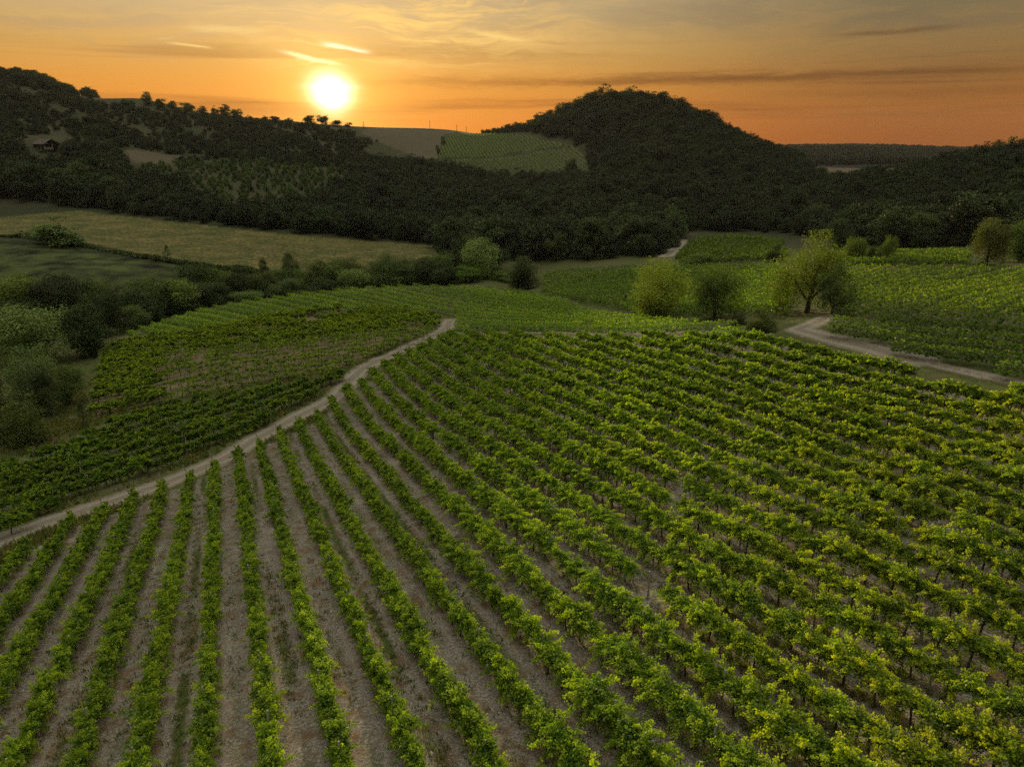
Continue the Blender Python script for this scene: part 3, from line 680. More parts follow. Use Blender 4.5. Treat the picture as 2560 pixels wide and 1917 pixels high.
# ---------------------------------------------------------------- trees
def crown_data(kind, nb, per, ls):
    """crown of a tree 10 m high and 8 m wide: many leaf-sized faces on overlapping clumps"""
    C, N, S, T = [], [], [], []
    if kind == 'broad': zc, rz_, rxy, zmin = 5.0, 4.4, 3.4, .7
    elif kind == 'open': zc, rz_, rxy, zmin = 5.0, 4.4, 3.5, .7
    elif kind == 'willow': zc, rz_, rxy, zmin = 4.9, 4.5, 3.3, .4
    elif kind == 'bush': zc, rz_, rxy, zmin = 4.4, 4.6, 3.3, .2
    elif kind == 'tall': zc, rz_, rxy, zmin = 5.4, 4.4, 2.9, .8
    else: zc, rz_, rxy, zmin = 5.0, 4.6, 2.9, .2
    if kind == 'conifer': lobes = [(np.array([0,0,zc]), rxy, rz_)]
    else:
        lobes = [(np.array([rng.normal(0,.5), rng.normal(0,.5), zc]), rxy*.72, rz_*.85)]
        for k in range(rng.integers(4, 7) if kind != 'open' else 11):
            th = rng.uniform(0, 6.28); q = rng.uniform(.9, 2.3 if kind != 'open' else 2.5); lobes.append((np.array([math.cos(th)*q, math.sin(th)*q, zc + rng.uniform(-.55,.5)*rz_*(1.1-q*.2)]), rng.uniform(1.1,1.9), rng.uniform(1.2,2.3)))
        if kind == 'open': lobes.append((np.array([.2, -.2, zc+2.1]), 1.9, 2.0))
    wl = np.array([l[1]**2 for l in lobes]); wl /= wl.sum()
    for k in range(nb):
        th = rng.uniform(0, 2*math.pi); ct = rng.uniform(-.95, 1); st_ = math.sqrt(1-ct*ct)
        lc, lr_, lz = lobes[rng.choice(len(lobes), p=wl)]; rr = rng.uniform(.45, 1.0)
        taper = max(.1, 1-(ct+.75)/1.8) if kind == 'conifer' else 1.0
        b = lc + np.array([math.cos(th)*st_*lr_*rr*taper, math.sin(th)*st_*lr_*rr*taper, ct*lz*(rr if kind != 'conifer' else .95)])
        br = rng.uniform(.45, 1.25)*(.8 if kind in ('willow', 'conifer') else 1.0)
        br *= .6 if kind == 'conifer' else 1
        m = max(6, int(per*rng.uniform(.7, 1.3)*br/1.15))
        d = rng.normal(size=(m,3)); d[:,2] += .35; d /= np.linalg.norm(d, axis=1, keepdims=True)
        rad = br*rng.uniform(.3, 1.25, m)**.7
        c = b + d*rad[:,None]*np.array([1.1,1.1,.85])
        if kind == 'willow':
            up = rng.random(m) < .3; c[up,2] += rng.uniform(0,.8,up.sum())
        n = d*.9 + rng.normal(size=(m,3))*.55; n[:,2] += .35
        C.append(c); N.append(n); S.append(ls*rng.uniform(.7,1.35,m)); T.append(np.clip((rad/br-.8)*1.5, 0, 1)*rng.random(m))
    C = np.vstack(C); z0, z1 = np.percentile(C[:,2], [1.0, 99.2]); zb = {'broad':.35}.get(kind, .1); C[:,2] = zb + (C[:,2]-z0)/(z1-z0)*(10-zb); C[:,:2] *= 4/np.percentile(np.hypot(C[:,0], C[:,1]), 96)
    k = (C[:,2] > -.3) & (C[:,2] < 10.3); return [C[k], np.vstack(N)[k], np.concatenate(S)[k], np.concatenate(T)[k]]
def crown_mesh(kind, nb, per, ls):
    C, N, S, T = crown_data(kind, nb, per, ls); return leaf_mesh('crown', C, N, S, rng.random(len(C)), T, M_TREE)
def tree_trunk(kind):
    tall = {'open':4.2, 'broad':4.6, 'willow':3.6, 'bush':2.6, 'tall':4.5, 'conifer':8}[kind]
    l = rng.normal(0,.25,2); paths = [([(0,0,-1.2),(l[0]*.3,l[1]*.3,tall*.4),(l[0],l[1],tall*.75),(l[0]*1.4,l[1]*1.4,tall*1.3)], [.34,.26,.2,.07])]
    for k in range(7 if kind != 'conifer' else 0):
        a = k*2.4+rng.uniform(0,1); z0 = tall*rng.uniform(.35,.9); q = rng.uniform(1.6,2.7)
        paths.append(([(l[0]*.6,l[1]*.6,z0),(math.cos(a)*q*.5,math.sin(a)*q*.5,z0+q*.55),(math.cos(a)*q,math.sin(a)*q,z0+q*1.25)], [.15,.1,.035]))
    v, q = tubes(paths, 6); me = mesh_np('trunk', v, q, True); me.materials.append(M_BARK); return me
KINDS = ('open', 'broad', 'willow', 'bush', 'tall', 'conifer')
NEARC = {'open':[crown_mesh('open',170,130,.17) for _ in range(3)], 'broad':[crown_mesh('broad',110,190,.22) for _ in range(3)], 'willow':[crown_mesh('willow',140,160,.19) for _ in range(3)], 'bush':[crown_mesh('bush',95,180,.24) for _ in range(3)],
         'tall':[crown_mesh('tall',110,180,.22) for _ in range(2)], 'conifer':[crown_mesh('conifer',50,90,.32)]}
MIDC = {'open':[crown_mesh('open',80,80,.3)], 'broad':[crown_mesh('broad',75,100,.36) for _ in range(5)], 'willow':[crown_mesh('willow',46,50,.46) for _ in range(2)], 'bush':[crown_mesh('bush',65,95,.38) for _ in range(3)],
        'tall':[crown_mesh('tall',40,52,.5) for _ in range(2)], 'conifer':[crown_mesh('conifer',30,40,.5) for _ in range(2)]}
FARC = [crown_mesh(k,60,62,.42) for k in ('broad','broad','bush','tall','broad')]
TTR = {k:[tree_trunk(k) for _ in range(2)] for k in KINDS}
G = {'dark':(1.15,1.25,1.0,1), 'mid':(1.9,2.05,1.35,1), 'olive':(1.6,1.5,1.15,1), 'pale':(3.0,3.0,3.3,1), 'yellow':(3.4,3.0,.65,1), 'bright':(1.6,1.95,.8,1), 'brown':(1.4,1.15,.75,1)}
def put_tree(name, x, y, h, w, kind, colr, label, group=None, cat='tree', meshes=None, sink=.3):
    z = float(hgt(np.array([x]), np.array([y]))[0]) - sink
    root = bpy.data.objects.new(name, None); COL.objects.link(root); root.location = (x, y, z); root.rotation_euler = (0, 0, rng.random()*6.28)
    root.scale = (w/8*rng.uniform(.95,1.05), w/8*rng.uniform(.95,1.05), (h+sink)/10); tag(root, label, cat, group)
    lib = (meshes or NEARC)[kind] if isinstance(meshes or NEARC, dict) else meshes
    c = link('crown', lib[rng.integers(len(lib))], root); c.color = G[colr] if isinstance(colr, str) else colr
    link('trunk', TTR[kind][rng.integers(2)], root); return root
def tree(name, px, top, base, wpx, kind, colr, label, group=None, cat='tree', t=None, meshes=None):
    """stands where the traced foot meets the ground (or t metres out along the view axis); height from the traced top"""
    if t is None: x, y, t = [float(a[0]) for a in ground_at(px, base)]
    else:
        rx, ry, rz = ray(px, base); x, y = float(rx*t), float(ry*t)
    z = float(hgt(np.array([x]), np.array([y]))[0]); rx, ry, rz = ray(px, top); h = H + float(rz)*t - z
    return put_tree(name, x, y, max(h, 1.0), wpx*.4/FPX*t, kind, colr, label, group, cat, meshes or (NEARC if t < 260 else MIDC))
LT, VT = 'trees left of the sparse vines', 'trees along the stream behind the crest'
for a in [
 # the clump at the left edge
 ('tree', 95,752,905,205,'willow','pale','large pale round willow at the left edge, broadest of the clump',LT),
 ('tree', 228,748,885,125,'broad','mid','dark leafy tree touching the right of the broadest pale willow',LT),
 ('tree', 95,858,990,135,'willow','pale','pale rounded willow in front of the broadest willow at left',LT),
 ('tree', 100,903,1040,112,'willow','olive','grey-green round willow nearest the end of the sparse vines',LT),
 ('tree', 175,905,1010,70,'bush','mid','green bush squeezed between pale willows and earth track',LT),
 ('tree', -5,893,1105,125,'bush','brown','brownish leafy tree cut by the left edge above the dark vine rows',LT),
 ('shrub', 70,965,1110,105,'bush','olive','low olive shrub below the pale willows beside the dark vine rows',LT),
 ('shrub', 210,996,1068,52,'conifer','dark','small dark pointed shrub standing alone at the vineyard corner',None)]:
    nm, px, top, base, w, kd, cl, lab, gr = a; tree(nm, px, top, base, w, kd, cl, lab, gr, nm)
for a in [
 ('tree', 40,690,172,175,'broad','yellow','yellow-green broad tree behind the pale willow at left edge',LT),
 ('tree', 150,684,176,120,'broad','brown','brownish tree in the back row above the broadest pale willow',LT),
 ('tree', 262,712,168,112,'willow','olive','olive-grey tree with feathery outline left of the dark thicket',LT),
 ('tree', 205,700,185,90,'broad','mid','mid green tree just left of the olive-grey feathery tree',LT),
 ('tree', 360,700,190,100,'broad','dark','very dark tree beside the olive-grey feathery tree',VT),
 ('tree', 440,694,196,120,'broad','mid','dark green tree with a yellowish top in the thicket',VT),
 ('tree', 525,704,202,105,'broad','dark','dark tree ending the thicket left of the small pale shrub',VT),
 ('tree', 330,760,178,90,'bush','dark','dark bush in the shade at the upper corner of the vines',VT),
 ('tree', 480,745,198,110,'bush','dark','dark bush under the yellowish-topped tree',VT),
 ('shrub', 618,722,208,85,'willow','pale','small pale shrub in a gap between dark bushes',VT),
 ('tree', 715,690,216,100,'willow','pale','dark bush with pale grey tip right of the small pale shrub',VT),
 ('tree', 690,702,222,80,'bush','dark','dark bush behind the pale-tipped one',VT),
 ('tree', 800,690,222,90,'bush','dark','dark round bush midway along the stream trees',VT),
 ('tree', 885,665,228,90,'willow','pale','pale grey willow shrub midway along the stream trees',VT),
 ('tree', 968,650,232,110,'bush','mid','dark broad bush right of the pale grey willow shrub',VT),
 ('tree', 1055,640,236,85,'broad','olive','olive tree with loose top by the end of the dry field',VT),
 ('tree', 1110,660,234,70,'bush','mid','mid green bush right of the loose olive tree',VT),
 ('tree', 1122,622,246,60,'broad','bright','bright green round-topped tree at the corner of the dry field',VT),
 ('tree', 1180,655,236,105,'broad','bright','bright green broad bush over the top of the crest',VT),
 ('tree', 1252,672,236,66,'bush','mid','green bush just left of the pale oval tree',VT),
 ('tree', 1320,636,216,96,'tall','olive','pale green oval tree standing alone at the crest end',None),
 ('tree', 1285,640,262,70,'bush','bright','green leafy bush behind and left of the pale oval tree',VT),
 ('tree', 1385,612,268,70,'willow','bright','fresh green round tree behind the pale oval tree',VT),
 ('tree', 1345,600,276,40,'willow','pale','slim pale willow above the fresh green round tree',VT),
 ('tree', 1525,546,300,100,'willow','pale','tall pale willow at the edge of the dark wood',None),
 ('tree', 1455,585,292,60,'broad','dark','dark tree left of the tall pale willow',VT),
 ('tree', 1590,590,290,60,'broad','mid','mid green tree right of the tall pale willow',VT),
 ('tree', 1645,566,284,80,'broad','mid','green tree by the end of the pale track under the domed hill',VT),
 ('tree', 1620,615,262,60,'bush','dark','low dark bush at the foot of the green tree by the pale track',VT)]:
    nm, px, top, t, w, kd, cl, lab, gr = a; tree(nm, px, top, top+60, w, kd, cl, lab, gr, nm, t)
for a in [
 ('tree', 1640,640,790,160,'open','yellow','left and taller of the paired round trees amid the vines',None),
 ('tree', 1786,662,795,130,'open','yellow','right and lower of the paired round trees amid the vines',None),
 ('shrub', 1563,733,768,24,'conifer','dark','tiny dark pointed shrub left of the paired round trees',None),
 ('shrub', 1620,735,790,60,'bush','dark','dark shrub under the left of the paired trees',None),
 ('shrub', 1845,773,812,46,'bush','brown','low reddish-brown shrub left of the small leafy tree',None),
 ('tree', 1902,762,830,68,'bush','olive','small leafy tree at the tip of the gravel road',None),
 ('tree', 2015,570,782,180,'open','yellow','big yellow-topped tree standing over the gravel road',None),
 ('tree', 2080,655,785,100,'open','dark','dark tree leaning against the right of the big yellow-topped tree',None),
 ('shrub', 1935,603,655,44,'bush','dark','dark round shrub on the edge of the small rounded field',None),
 ('shrub', 1750,630,660,80,'bush','mid','low flat shrub at the near edge of the small rounded field',None),
 ('tree', 2135,590,656,72,'broad','yellow','yellow-green tree right of the big yellow-topped tree',None),
 ('tree', 2216,586,655,44,'tall','yellow','slim yellow-green tree third right of the big yellow-topped one',None),
 ('shrub', 2182,612,660,36,'bush','olive','small shrub between two yellow-green trees',None),
 ('tree', 2465,543,662,92,'broad','brown','large brownish tree in front of the right wooded hill',None),
 ('tree', 2545,548,655,90,'broad','mid','green tree at the right edge in front of the wooded hill',None),
 ('tree', 2098,545,640,64,'tall','dark','dark narrow tree behind the big yellow-topped tree',None),
 ('tree', 158,538,612,128,'bush','pale','large dusty bush alone in the dry field',None),
 ('shrub', 58,574,594,20,'conifer','dark','tiny pointed shrub left of the dusty bush in the field',None),
 ('shrub', 420,610,648,24,'conifer','dark','tiny pointed shrub on the field hedge',None),
 ('tree', 728,628,690,58,'bush','dark','dark leafy bush at the end of the field hedge',None),
 ('shrub', 660,642,688,30,'bush','dark','small dark shrub left of the leafy bush ending the field hedge',None),
 ('tree', 1427,395,445,42,'bush','dark','lone dark round tree in the far sloping vineyard',None),
 ('tree', 1108,340,362,14,'bush','dark','small tree at upper left corner of the far sloping vineyard',None),
 ('tree', 1094,362,385,12,'bush','dark','small tree on the left border of the far sloping vineyard',None)]:
    nm, px, top, base, w, kd, cl, lab, gr = a; tree(nm, px, top, base, w, kd, cl, lab, gr, nm)
SK = 'trees along the skyline ridge'
for px, top, base, w, lab in [(367,230,262,34,'tallest round dark tree on the left skyline'), (408,247,274,34,'dark tree right of the tallest round one on the skyline'), (463,256,284,46,'broad dark skyline tree midway down the left ridge'),
  (505,265,286,30,'small dark skyline tree right of the broad one'), (537,264,288,20,'left of three close dark skyline trees'), (560,261,288,32,'middle and tallest of three close dark skyline trees'), (592,272,294,28,'right of three close dark skyline trees'),
  (430,252,276,26,'dark bush between two skyline trees on the left ridge'), (660,288,300,22,'low bush on the skyline left of the sun'), (690,290,302,30,'low wide bush on the skyline left of the sun trees'), (725,294,306,26,'low bush on the skyline just left of the sun trees'),
  (778,288,312,34,'left dark tree silhouetted right below the sun'), (808,288,314,30,'second dark tree silhouetted right below the sun'), (843,300,316,32,'low tree at the right foot of the sun'), (872,306,318,24,'low bush right of the trees below the sun')]:
    tree('tree', px, top, base, w, 'broad' if w > 24 else 'bush', 'dark', lab, SK, 'tree', None, MIDC)
tree('cypress', 909, 304, 320, 9, 'conifer', 'dark', 'slim dark cypress alone on the skyline right of the sun', None, 'tree', None, MIDC)

# undergrowth and bushes that close the gaps along the stream
TK = np.array([(-60,140),(60,162),(150,176),(260,176),(360,188),(480,203),(600,212),(720,224),(850,231),(970,236),(1100,242),(1260,240)], float)
for k in range(60):
    px = -60 + 1320*(k+rng.uniform(.1,.9))/60; t_ = float(np.interp(px, TK[:,0], TK[:,1])) + rng.uniform(-3, 10); rx, ry, rz = ray(px, 700)
    h_ = rng.uniform(6.0, 10.5)*(1.15 if px < 560 else .95 if px < 760 else 1.2); kd = ('bush','broad','willow','bush','willow')[rng.integers(5)]
    put_tree('tree', float(rx*t_), float(ry*t_), h_, h_*rng.uniform(.85,1.2), kd, ('dark','mid','pale','olive','bright','dark','olive')[rng.integers(7)], 'bushy tree of the thicket between crest vines and field' if px < 620 else 'bushy tree of the stream thicket above the rounded crest', 'thicket trees along the stream', 'tree', NEARC)
def lump(x, y, s): return (np.sin(x/s+1.7*np.sin(y/s*.8))+np.sin(y/s*1.3+1.1*np.sin(x/s*.7)) + .8*np.sin((x+y)/s*2.1))/2.8
# hedge through the field
def hedge(name, pts, hgt_m, wid, label):
    d = dens(pts, 14, False); x, y, t = ground_at(d[:,0], d[:,1]); z = hgt(x, y)
    c = far_row_mesh(x, y, z, wid, hgt_m, 0, float(np.hypot(np.diff(x), np.diff(y)).mean()), 120, .5, .12); c[0][:,2] += (c[0][:,2]-hgt(c[0][:,0], c[0][:,1]))*.8*lump(c[0][:,0], c[0][:,1], 5)
    o3 = np.array([x[0], y[0], z[0]]); o = link(name, leaf_mesh(name, c[0]-o3, c[1], c[2], c[3], c[4]*.3, M_TREE), None, o3); o.color = G['dark']; tag(o, label, 'hedge')
hedge('hedge', [(0,590),(60,594),(130,604),(240,622),(330,640),(400,652),(480,664),(560,674),(650,686),(730,690)], 1.5, 3.0, 'low dark hedge dividing the dry field from the green field')
hedge('hedge', [(-20,800),(60,880),(150,960),(220,1000)], .8, 1.2, 'strip of rough undergrowth at the foot of the pale willows') if False else None

# woods
def jgrid(x0, x1, y0, y1, s):
    gx, gy = np.meshgrid(np.arange(x0, x1, s), np.arange(y0, y1, s)); gx = gx.ravel().astype(float); gy = gy.ravel().astype(float)
    return gx + rng.uniform(-.45,.45,len(gx))*s, gy + rng.uniform(-.45,.45,len(gx))*s
W_A = [(-300,360),(0,372),(280,384),(330,455),(600,517),(690,492),(860,472),(900,450),(860,418),(900,378),(960,366),(1040,396),(1100,425),(1250,452),(1400,457),(1500,450),(1560,520),(1700,583),(1690,600),(1650,640),(1360,655),(1200,640),(1130,640),(1095,611),(700,578),(330,538),(0,494),(-300,476)]
W_C = [(1205,334),(1240,316),(1330,314),(1450,262),(1500,240),(1580,225),(1650,232),(1740,270),(1950,380),(2050,450),(2110,465),(2200,500),(2110,605),(1960,582),(1850,577),(1700,577),(1560,520),(1500,455),(1490,432),(1450,360),(1330,330)]
W_D = [(2110,462),(2200,462),(2290,445),(2400,415),(2560,385),(2900,350),(2900,640),(2420,622),(2100,618),(2080,560)]
W_E = [(-300,150),(0,190),(60,190),(150,222),(230,252),(480,284),(760,315),(900,328),(960,345),(905,378),(860,418),(690,492),(500,420),(300,388),(0,372),(-300,360)]
W_K = [(-300,130),(0,186),(60,186),(150,218),(250,256),(220,240),(140,228),(0,206),(-300,180)]
fx, fy = jgrid(-1000, 1000, 225, 1000, 5.9); fz = hgt(fx, fy); fu, fv, fd = project(fx, fy, fz); frd = np.hypot(fx, fy)
inA = inside(fu, fv, W_A) & (frd < 640); inC = (inside(fu, fv, W_C) & (frd > 300)) ; inD = inside(fu, fv, W_D) & (frd > 215) & (frd < 640); inE = inside(fu, fv, W_E) & (frd > 380) & (frd < 900); inK = inside(fu, fv, W_K) & (frd > 600)
scr = lump(fx, fy, 24)*.6 + rng.uniform(-.5,.5,len(fx))
nogo = inside(fu, fv, PALE) | inside(fu, fv, STRIP) | inside(fu, fv, ORCH) | inside(fu, fv, H1) | inside(fu, fv, H2) | ((np.abs(fu-120) < 56) & (fv > 338) & (fv < 428)) | inside(fu, fv, FIELD) | inside(fu, fv, FF) | inside(fu, fv, HAZEF)
keep = ((inA & (rng.random(len(fx)) < .97)) | inC | inD | (inE & (scr > -.12)) | inK) & ~nogo
size = np.where(inC | inD, 7.6, np.where(inA, 8.0, np.where(inK, 6.5, 4.4)))*rng.uniform(.55,1.65,len(fx))*np.where(inC & (fu < 1345), .55, 1)*np.where(inC & (fv < 330), rng.uniform(.8,1.5,len(fx)), 1)*(1+.2*lump(fx, fy, 40))
wid = size*rng.uniform(.85,1.15,len(fx))*np.where(inE, 1.25, 1.02)
fx, fy, fz, fu, fv, fd, size, wid, inA, inC, inD, inE = [a[keep] for a in (fx, fy, fz, fu, fv, fd, size, wid, inA, inC, inD, inE)]
# the largest in the picture become trees of their own, the rest one wood
vis_ = (fu > -20) & (fu < 2580) & (fv > 150) & (fv < 1917)
score = np.where(vis_, wid/fd, 0)
order = np.argsort(-score); n_single = 140
single = np.zeros(len(fx), bool); single[order[:n_single]] = True
woodcol = lambda: tuple(np.array([.55,.62,.58])*rng.uniform(.7,1.9) * np.array([rng.uniform(.9,1.2), 1, rng.uniform(.85,1.1)])) + (1,)
for i in np.where(single)[0]:
    if inD[i]: lab, gr = 'dark broadleaf tree at the foot of the right wooded hill', 'trees at the foot of the right wooded hill'
    elif inC[i]: lab, gr = 'dark broadleaf tree at the foot of the domed wooded hill', 'trees at the foot of the domed hill'
    elif fu[i] > 1100: lab, gr = 'dark broadleaf tree in the near edge of the valley wood', 'trees in the near edge of the valley wood'
    else: lab, gr = 'dark broadleaf tree of the wood edge above the dry field', 'trees of the wood edge above the dry field'
    kd = ('broad','broad','broad','bush','tall')[rng.integers(5)]
    put_tree('tree', float(fx[i]), float(fy[i]), float(size[i]), float(wid[i]), kd, woodcol(), lab, gr, 'tree', MIDC)
def stuff_instances(name, x, y, z, w, h, label, cat, protos, col, zoff=-.4):
    """countless far-off crowns: points of one object, each drawn with one of the crowns by a node group"""
    me = bpy.data.meshes.new(name); n = len(x); me.vertices.add(n)
    me.vertices.foreach_set('co', np.stack([x, y, z+zoff], 1).astype(np.float32).ravel())
    a = me.attributes.new('tree_scale', 'FLOAT_VECTOR', 'POINT'); a.data.foreach_set('vector', np.stack([w/8, w/8, h/10], 1).astype(np.float32).ravel())
    a = me.attributes.new('tree_turn', 'FLOAT_VECTOR', 'POINT'); a.data.foreach_set('vector', np.stack([np.zeros(n), np.zeros(n), rng.uniform(0, 6.28, n)], 1).astype(np.float32).ravel())
    a = me.attributes.new('tree_pick', 'INT', 'POINT'); a.data.foreach_set('value', rng.integers(0, len(protos), n).astype(np.int32))
    o = link(name, me); tag(o, label, cat, None, 'stuff'); o.color = col
    ng = bpy.data.node_groups.new(name, 'GeometryNodeTree'); ng.interface.new_socket('Geometry', in_out='INPUT', socket_type='NodeSocketGeometry'); ng.interface.new_socket('Geometry', in_out='OUTPUT', socket_type='NodeSocketGeometry')
    t = NT(ng); gi = t.node('NodeGroupInput'); go = t.node('NodeGroupOutput'); ip = t.node('GeometryNodeInstanceOnPoints'); jn = t.node('GeometryNodeJoinGeometry')
    for p in reversed(protos):
        oi = t.node('GeometryNodeObjectInfo', transform_space='ORIGINAL'); oi.inputs['Object'].default_value = p; oi.inputs['As Instance'].default_value = True; t.l.new(oi.outputs['Geometry'], jn.inputs[0])
    def named(nm, ty): nd = t.node('GeometryNodeInputNamedAttribute', data_type=ty); nd.inputs['Name'].default_value = nm; return nd.outputs['Attribute']
    t.l.new(gi.outputs[0], ip.inputs['Points']); t.l.new(jn.outputs[0], ip.inputs['Instance']); ip.inputs['Pick Instance'].default_value = True
    t.l.new(named('tree_pick', 'INT'), ip.inputs['Instance Index']); t.l.new(named('tree_turn', 'FLOAT_VECTOR'), ip.inputs['Rotation']); t.l.new(named('tree_scale', 'FLOAT_VECTOR'), ip.inputs['Scale'])
    t.l.new(ip.outputs[0], go.inputs[0]); md = o.modifiers.new('crowns', 'NODES'); md.node_group = ng; return o
# five trees of the wood that lend their crowns to the far-off mass
protos = []
srt = np.where(~single & vis_)[0]; srt = srt[np.argsort(fd[srt])][:5]
for j, i in enumerate(srt):
    r_ = put_tree('tree', float(fx[i]), float(fy[i]), float(size[i]), float(wid[i]), 'broad', woodcol(), 'dark broadleaf tree of the wood edge above the dry field' if fu[i] < 1100 else 'dark broadleaf tree in the near edge of the valley wood', 'trees of the wood edge above the dry field' if fu[i] < 1100 else 'trees in the near edge of the valley wood', 'tree', [FARC[j]])
    protos.append([c for c in r_.children if c.name.startswith('crown')][0]); single[i] = True
m = ~single
# trees of the dark ridge far behind the right-hand gap
gx_, gy_ = jgrid(500, 2300, 1250, 2200, 15.0); gz_ = hgt(gx_, gy_); gu, gv, gd = project(gx_, gy_, gz_); kk = (gu > 1880) & (gu < 2600) & (gv > 366) & (gv < 440) & (np.hypot(gx_, gy_) > 1300)
gx_, gy_, gz_ = gx_[kk], gy_[kk], gz_[kk]; gs = rng.uniform(9, 15, len(gx_))
stuff_instances('forest', fx[m], fy[m], fz[m], wid[m], size[m], 'dense dark woods covering the domed hill, valley and hillsides', 'woods', protos, (.44,.50,.48,1))
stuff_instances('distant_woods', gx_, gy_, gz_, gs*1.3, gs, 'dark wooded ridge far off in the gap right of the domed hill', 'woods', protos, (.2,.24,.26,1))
# young orchard on the left slope
ox, oy = jgrid(-420, 60, 300, 640, 7.0); ou, ov, od = project(ox, oy, hgt(ox, oy)); k = inside(ou, ov, ORCH) & (rng.random(len(ox)) < .9); ox, oy = ox[k], oy[k]
hs_ = rng.uniform(3.0, 5.2, len(ox)); stuff_instances('orchard_trees', ox, oy, hgt(ox, oy), hs_*.85, hs_, 'young green trees planted over the slope above the valley wood', 'trees', protos, (1.3,1.45,.85,1), -.1)
print('TREES', n_single, 'forest', m.sum(), 'orchard', len(ox))

# ---------------------------------------------------------------- barn and poles
def box(cx, cy, cz, sx, sy, sz):
    v = np.array([(x, y, z) for x in (-.5,.5) for y in (-.5,.5) for z in (-.5,.5)])*(sx, sy, sz)+(cx, cy, cz)
    return v, np.array([(0,1,3,2),(4,6,7,5),(0,4,5,1),(2,3,7,6),(0,2,6,4),(1,5,7,3)])
def join(parts):
    V, Q, n = [], [], 0
    for v, q in parts: V.append(v); Q.append(q+n); n += len(v)
    return np.vstack(V), np.vstack(Q)
def part(name, parts, mat, parent):
    v, q = join(parts); me = mesh_np(name, v, q); me.materials.append(mat); return link(name, me, parent)
M_ROOF = simple_mat('old roof tiles', (.05,.042,.034), (.10,.084,.068), 6, .95, (.3,3,1))
M_PLASTER = simple_mat('worn pale plaster', (.17,.15,.125), (.28,.25,.21), 1.5, .95)
M_DARKWOOD = simple_mat('old timber', (.05,.04,.032), (.11,.09,.07), 5, .95, (1,1,.2))
def barn():
    x, y, t = [float(a[0]) for a in ground_at(118, 372)]
    root = bpy.data.objects.new('barn', None); COL.objects.link(root); root.location = (x, y, float(hgt(np.array([x]), np.array([y]))[0])-.3); root.rotation_euler = (0, 0, R(-36))
    tag(root, 'old open-sided barn with low tiled roof on the left hillside', 'barn')
    L, W, h, rg = 15.0, 9.0, 3.4, 2.6       # long side along local x
    th = .25; ov = .7
    for s in (-1, 1):
        sl_ = math.hypot(W/2+ov, rg*(W/2+ov)/(W/2)); an = math.atan2(rg, W/2)
        v, q = box(0, 0, 0, L+2*ov, sl_, th); ca, sa = math.cos(-s*an), math.sin(-s*an)
        v = np.stack([v[:,0], v[:,1]*ca - v[:,2]*sa, v[:,1]*sa + v[:,2]*ca], 1); v += (0, s*(W/2+ov)/2, h + rg - rg*(W/2+ov)/W + .1 + (.004 if s > 0 else 0))
        part('roof', [(v, q)], M_ROOF, root)
    part('back_wall', [box(0, W/2-.15, h/2, L, .3, h-.01)], M_DARKWOOD, root)
    part('low_wall', [box(L/2-.15, -W/4, .7, .3, W/2-.7, 1.4)], M_PLASTER, root)
    part('side_wall', [box(-L/2+.15, 0, h/2, .3, W-.7, h-.02)], M_DARKWOOD, root)
    for px_, py_ in [(L/2-.2,-W/2+.2),(L/2-.2,0.2),(L/2-.2,W/2-.6),(L/6,-W/2+.2),(-L/6,-W/2+.2),(-L/2+.3,-W/2+.2)]:
        part('pillar', [box(px_, py_, h/2, .45, .45, h-.03)], M_PLASTER, root)
barn()
def pole(px, top, base, lab):
    x, y, t = [float(a[0]) for a in ground_at(px, base)]; z = float(hgt(np.array([x]), np.array([y]))[0]); h = max(6.0, H + float(ray(px, top)[2])*t - z)
    root = bpy.data.objects.new('utility_pole', None); COL.objects.link(root); root.location = (x, y, z-.5); tag(root, lab, 'pole', 'utility poles on the ridge')
    v, q = tubes([([(0,0,0),(0,0,h*.5),(0,0,h+.5)], [.32,.26,.2])], 7); me = mesh_np('post', v, q, True); me.materials.append(M_DARKWOOD); link('post', me, root)
    part('crossarm', [box(0, 0, h-.6, 2.6, .22, .22)], M_DARKWOOD, root)
for a in [(1075,302,325,'tall utility pole alone on the ridge right of the sun'), (1142,312,330,'second utility pole on the ridge, by the far vineyard corner'), (1166,316,331,'short utility pole at the top of the far vineyard'), (1203,314,331,'short utility pole nearest the domed hill')]: pole(*a)

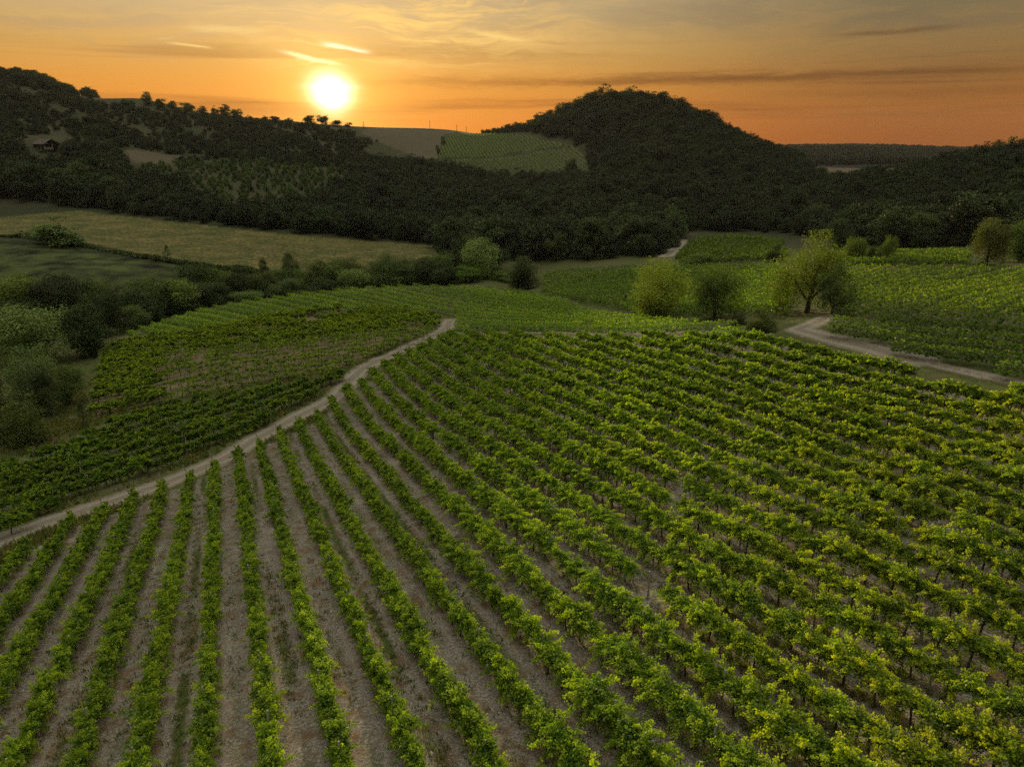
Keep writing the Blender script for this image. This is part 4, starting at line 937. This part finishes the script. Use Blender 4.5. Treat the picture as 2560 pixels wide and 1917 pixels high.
# ---------------------------------------------------------------- grass tufts between the rows
def grass():
    n = 60000
    r_ = np.exp(rng.uniform(math.log(18), math.log(95), n)); a_ = rng.uniform(-.8, .8, n); x = r_*np.sin(a_); y = r_*np.cos(a_)
    rc = (x*NX+y*NY-C0)/SPC; fr = np.abs(rc-np.floor(rc)-.5); odd = np.floor(rc).astype(int) % 2
    pr = np.where(fr > .36, .6, np.where(fr < .16, .25+.55*odd, .08))*np.clip(.6+lump(x, y, 6)*.9, 0, 1)
    k = (rng.random(n) < pr) & inside(x, y, main_pl); x, y = x[k], y[k]
    m2 = 30000; r2 = np.exp(rng.uniform(math.log(60), math.log(185), m2)); a2 = rng.uniform(-.75, -.12, m2); x2 = r2*np.sin(a2); y2 = r2*np.cos(a2); u2, v2, _ = project(x2, y2, hgt(x2, y2))
    k2 = ~inside(u2, v2, L1) & ~inside(u2, v2, L2) & ~inside(u2, v2, ML) & ~inside(x2, y2, main_pl) & (polyline_dist(x2, y2, plan_line(ROAD_L)) > 2.2) & (rng.random(m2) < np.clip(.55+lump(x2, y2, 6), .08, 1))
    big = np.concatenate([np.ones(len(x)), np.full(int(k2.sum()), 2.6)]); x = np.concatenate([x, x2[k2]]); y = np.concatenate([y, y2[k2]]); z = hgt(x, y)
    n = len(x); per = 6; B = np.repeat(big, per); X = np.repeat(x, per)+rng.normal(0,.09,n*per)*B; Y = np.repeat(y, per)+rng.normal(0,.09,n*per)*B; Z = np.repeat(z, per)
    hh = rng.uniform(.10,.30,n*per)*B; ln = rng.normal(0,.10,(n*per,2))*B[:,None]; an = rng.uniform(0,6.28,n*per); w = .03*B
    b0 = np.stack([X+np.cos(an)*w, Y+np.sin(an)*w, Z-.02], 1); b1 = np.stack([X-np.cos(an)*w, Y-np.sin(an)*w, Z-.02], 1)
    tp = np.stack([X+ln[:,0], Y+ln[:,1], Z+hh], 1); v = np.stack([b0, b1, tp], 1).reshape(-1, 3)
    me = mesh_np('grass', v, np.arange(len(v)).reshape(-1, 3))
    for an_, av in (('rnd', rng.random(n*per)), ('tip', np.repeat((rng.random(n) < .4)*rng.random(n), per))):
        a = me.attributes.new(an_, 'FLOAT', 'FACE'); a.data.foreach_set('value', av.astype(np.float32))
    me.materials.append(M_GRASS); o = link('grass', me); tag(o, 'rough grass and dry weeds between the vine rows and along the earth banks', 'grass', None, 'stuff')
M_GRASS = leaf_material('grass blades', (.055,.080,.016), (.11,.13,.03), (.26,.21,.09), .4)
grass()

def stones():
    n = 26000
    r_ = np.exp(rng.uniform(math.log(20), math.log(70), n)); a_ = rng.uniform(-.75, .75, n); x = r_*np.sin(a_); y = r_*np.cos(a_)
    k = inside(x, y, main_pl) & (rng.random(n) < np.clip(.35+lump(x, y, 7), .05, 1)); x, y = x[k], y[k]; z = hgt(x, y); n = len(x)
    s = rng.uniform(.025, .06, n)*np.where(rng.random(n) < .06, 2.0, 1)
    base = np.array([(1,0,0),(0,1,0),(-1,0,0),(0,-1,0),(0,0,.8),(0,0,-.5)], float)
    v = base[None]*rng.uniform(.6,1.3,(n,6,1))*s[:,None,None]; an = rng.uniform(0,6.28,n); ca, sa = np.cos(an)[:,None], np.sin(an)[:,None]
    v = np.stack([v[...,0]*ca-v[...,1]*sa+x[:,None], v[...,0]*sa+v[...,1]*ca+y[:,None], v[...,2]+z[:,None]+.01], -1).reshape(-1,3)
    f = np.array([(0,1,4),(1,2,4),(2,3,4),(3,0,4),(1,0,5),(2,1,5),(3,2,5),(0,3,5)]); q = (f[None]+np.arange(n)[:,None,None]*6).reshape(-1,3)
    me = mesh_np('stones', v, q); me.materials.append(M_STONE); o = link('stones', me); tag(o, 'small pale stones strewn over the bare lanes', 'stones', None, 'stuff')
M_STONE = simple_mat('pale stone', (.20,.19,.16), (.40,.38,.33), 3, .9)
stones()

# ---------------------------------------------------------------- evening haze
def haze():
    x0, x1, y0, y1, z0, z1 = -2800, 2800, -2800, 2800, float(min(-62, Zc.min()))-1, 112
    v = np.array([(x, y, z) for x in (x0,x1) for y in (y0,y1) for z in (z0,z1)], float)
    q = np.array([(0,1,3,2),(4,6,7,5),(0,4,5,1),(2,3,7,6),(0,2,6,4),(1,5,7,3)])
    me = mesh_np('haze', v, q); m, t, out = new_mat('haze'); vp = t.node('ShaderNodeVolumePrincipled')
    vp.inputs['Color'].default_value = (.82,.87,.88,1); vp.inputs['Density'].default_value = .000018; vp.inputs['Anisotropy'].default_value = .15
    t.l.new(vp.outputs[0], out.inputs['Volume']); me.materials.append(m); o = link('haze', me); o['kind'] = 'stuff'; o['label'] = 'thin warm evening haze over the valley'
haze()
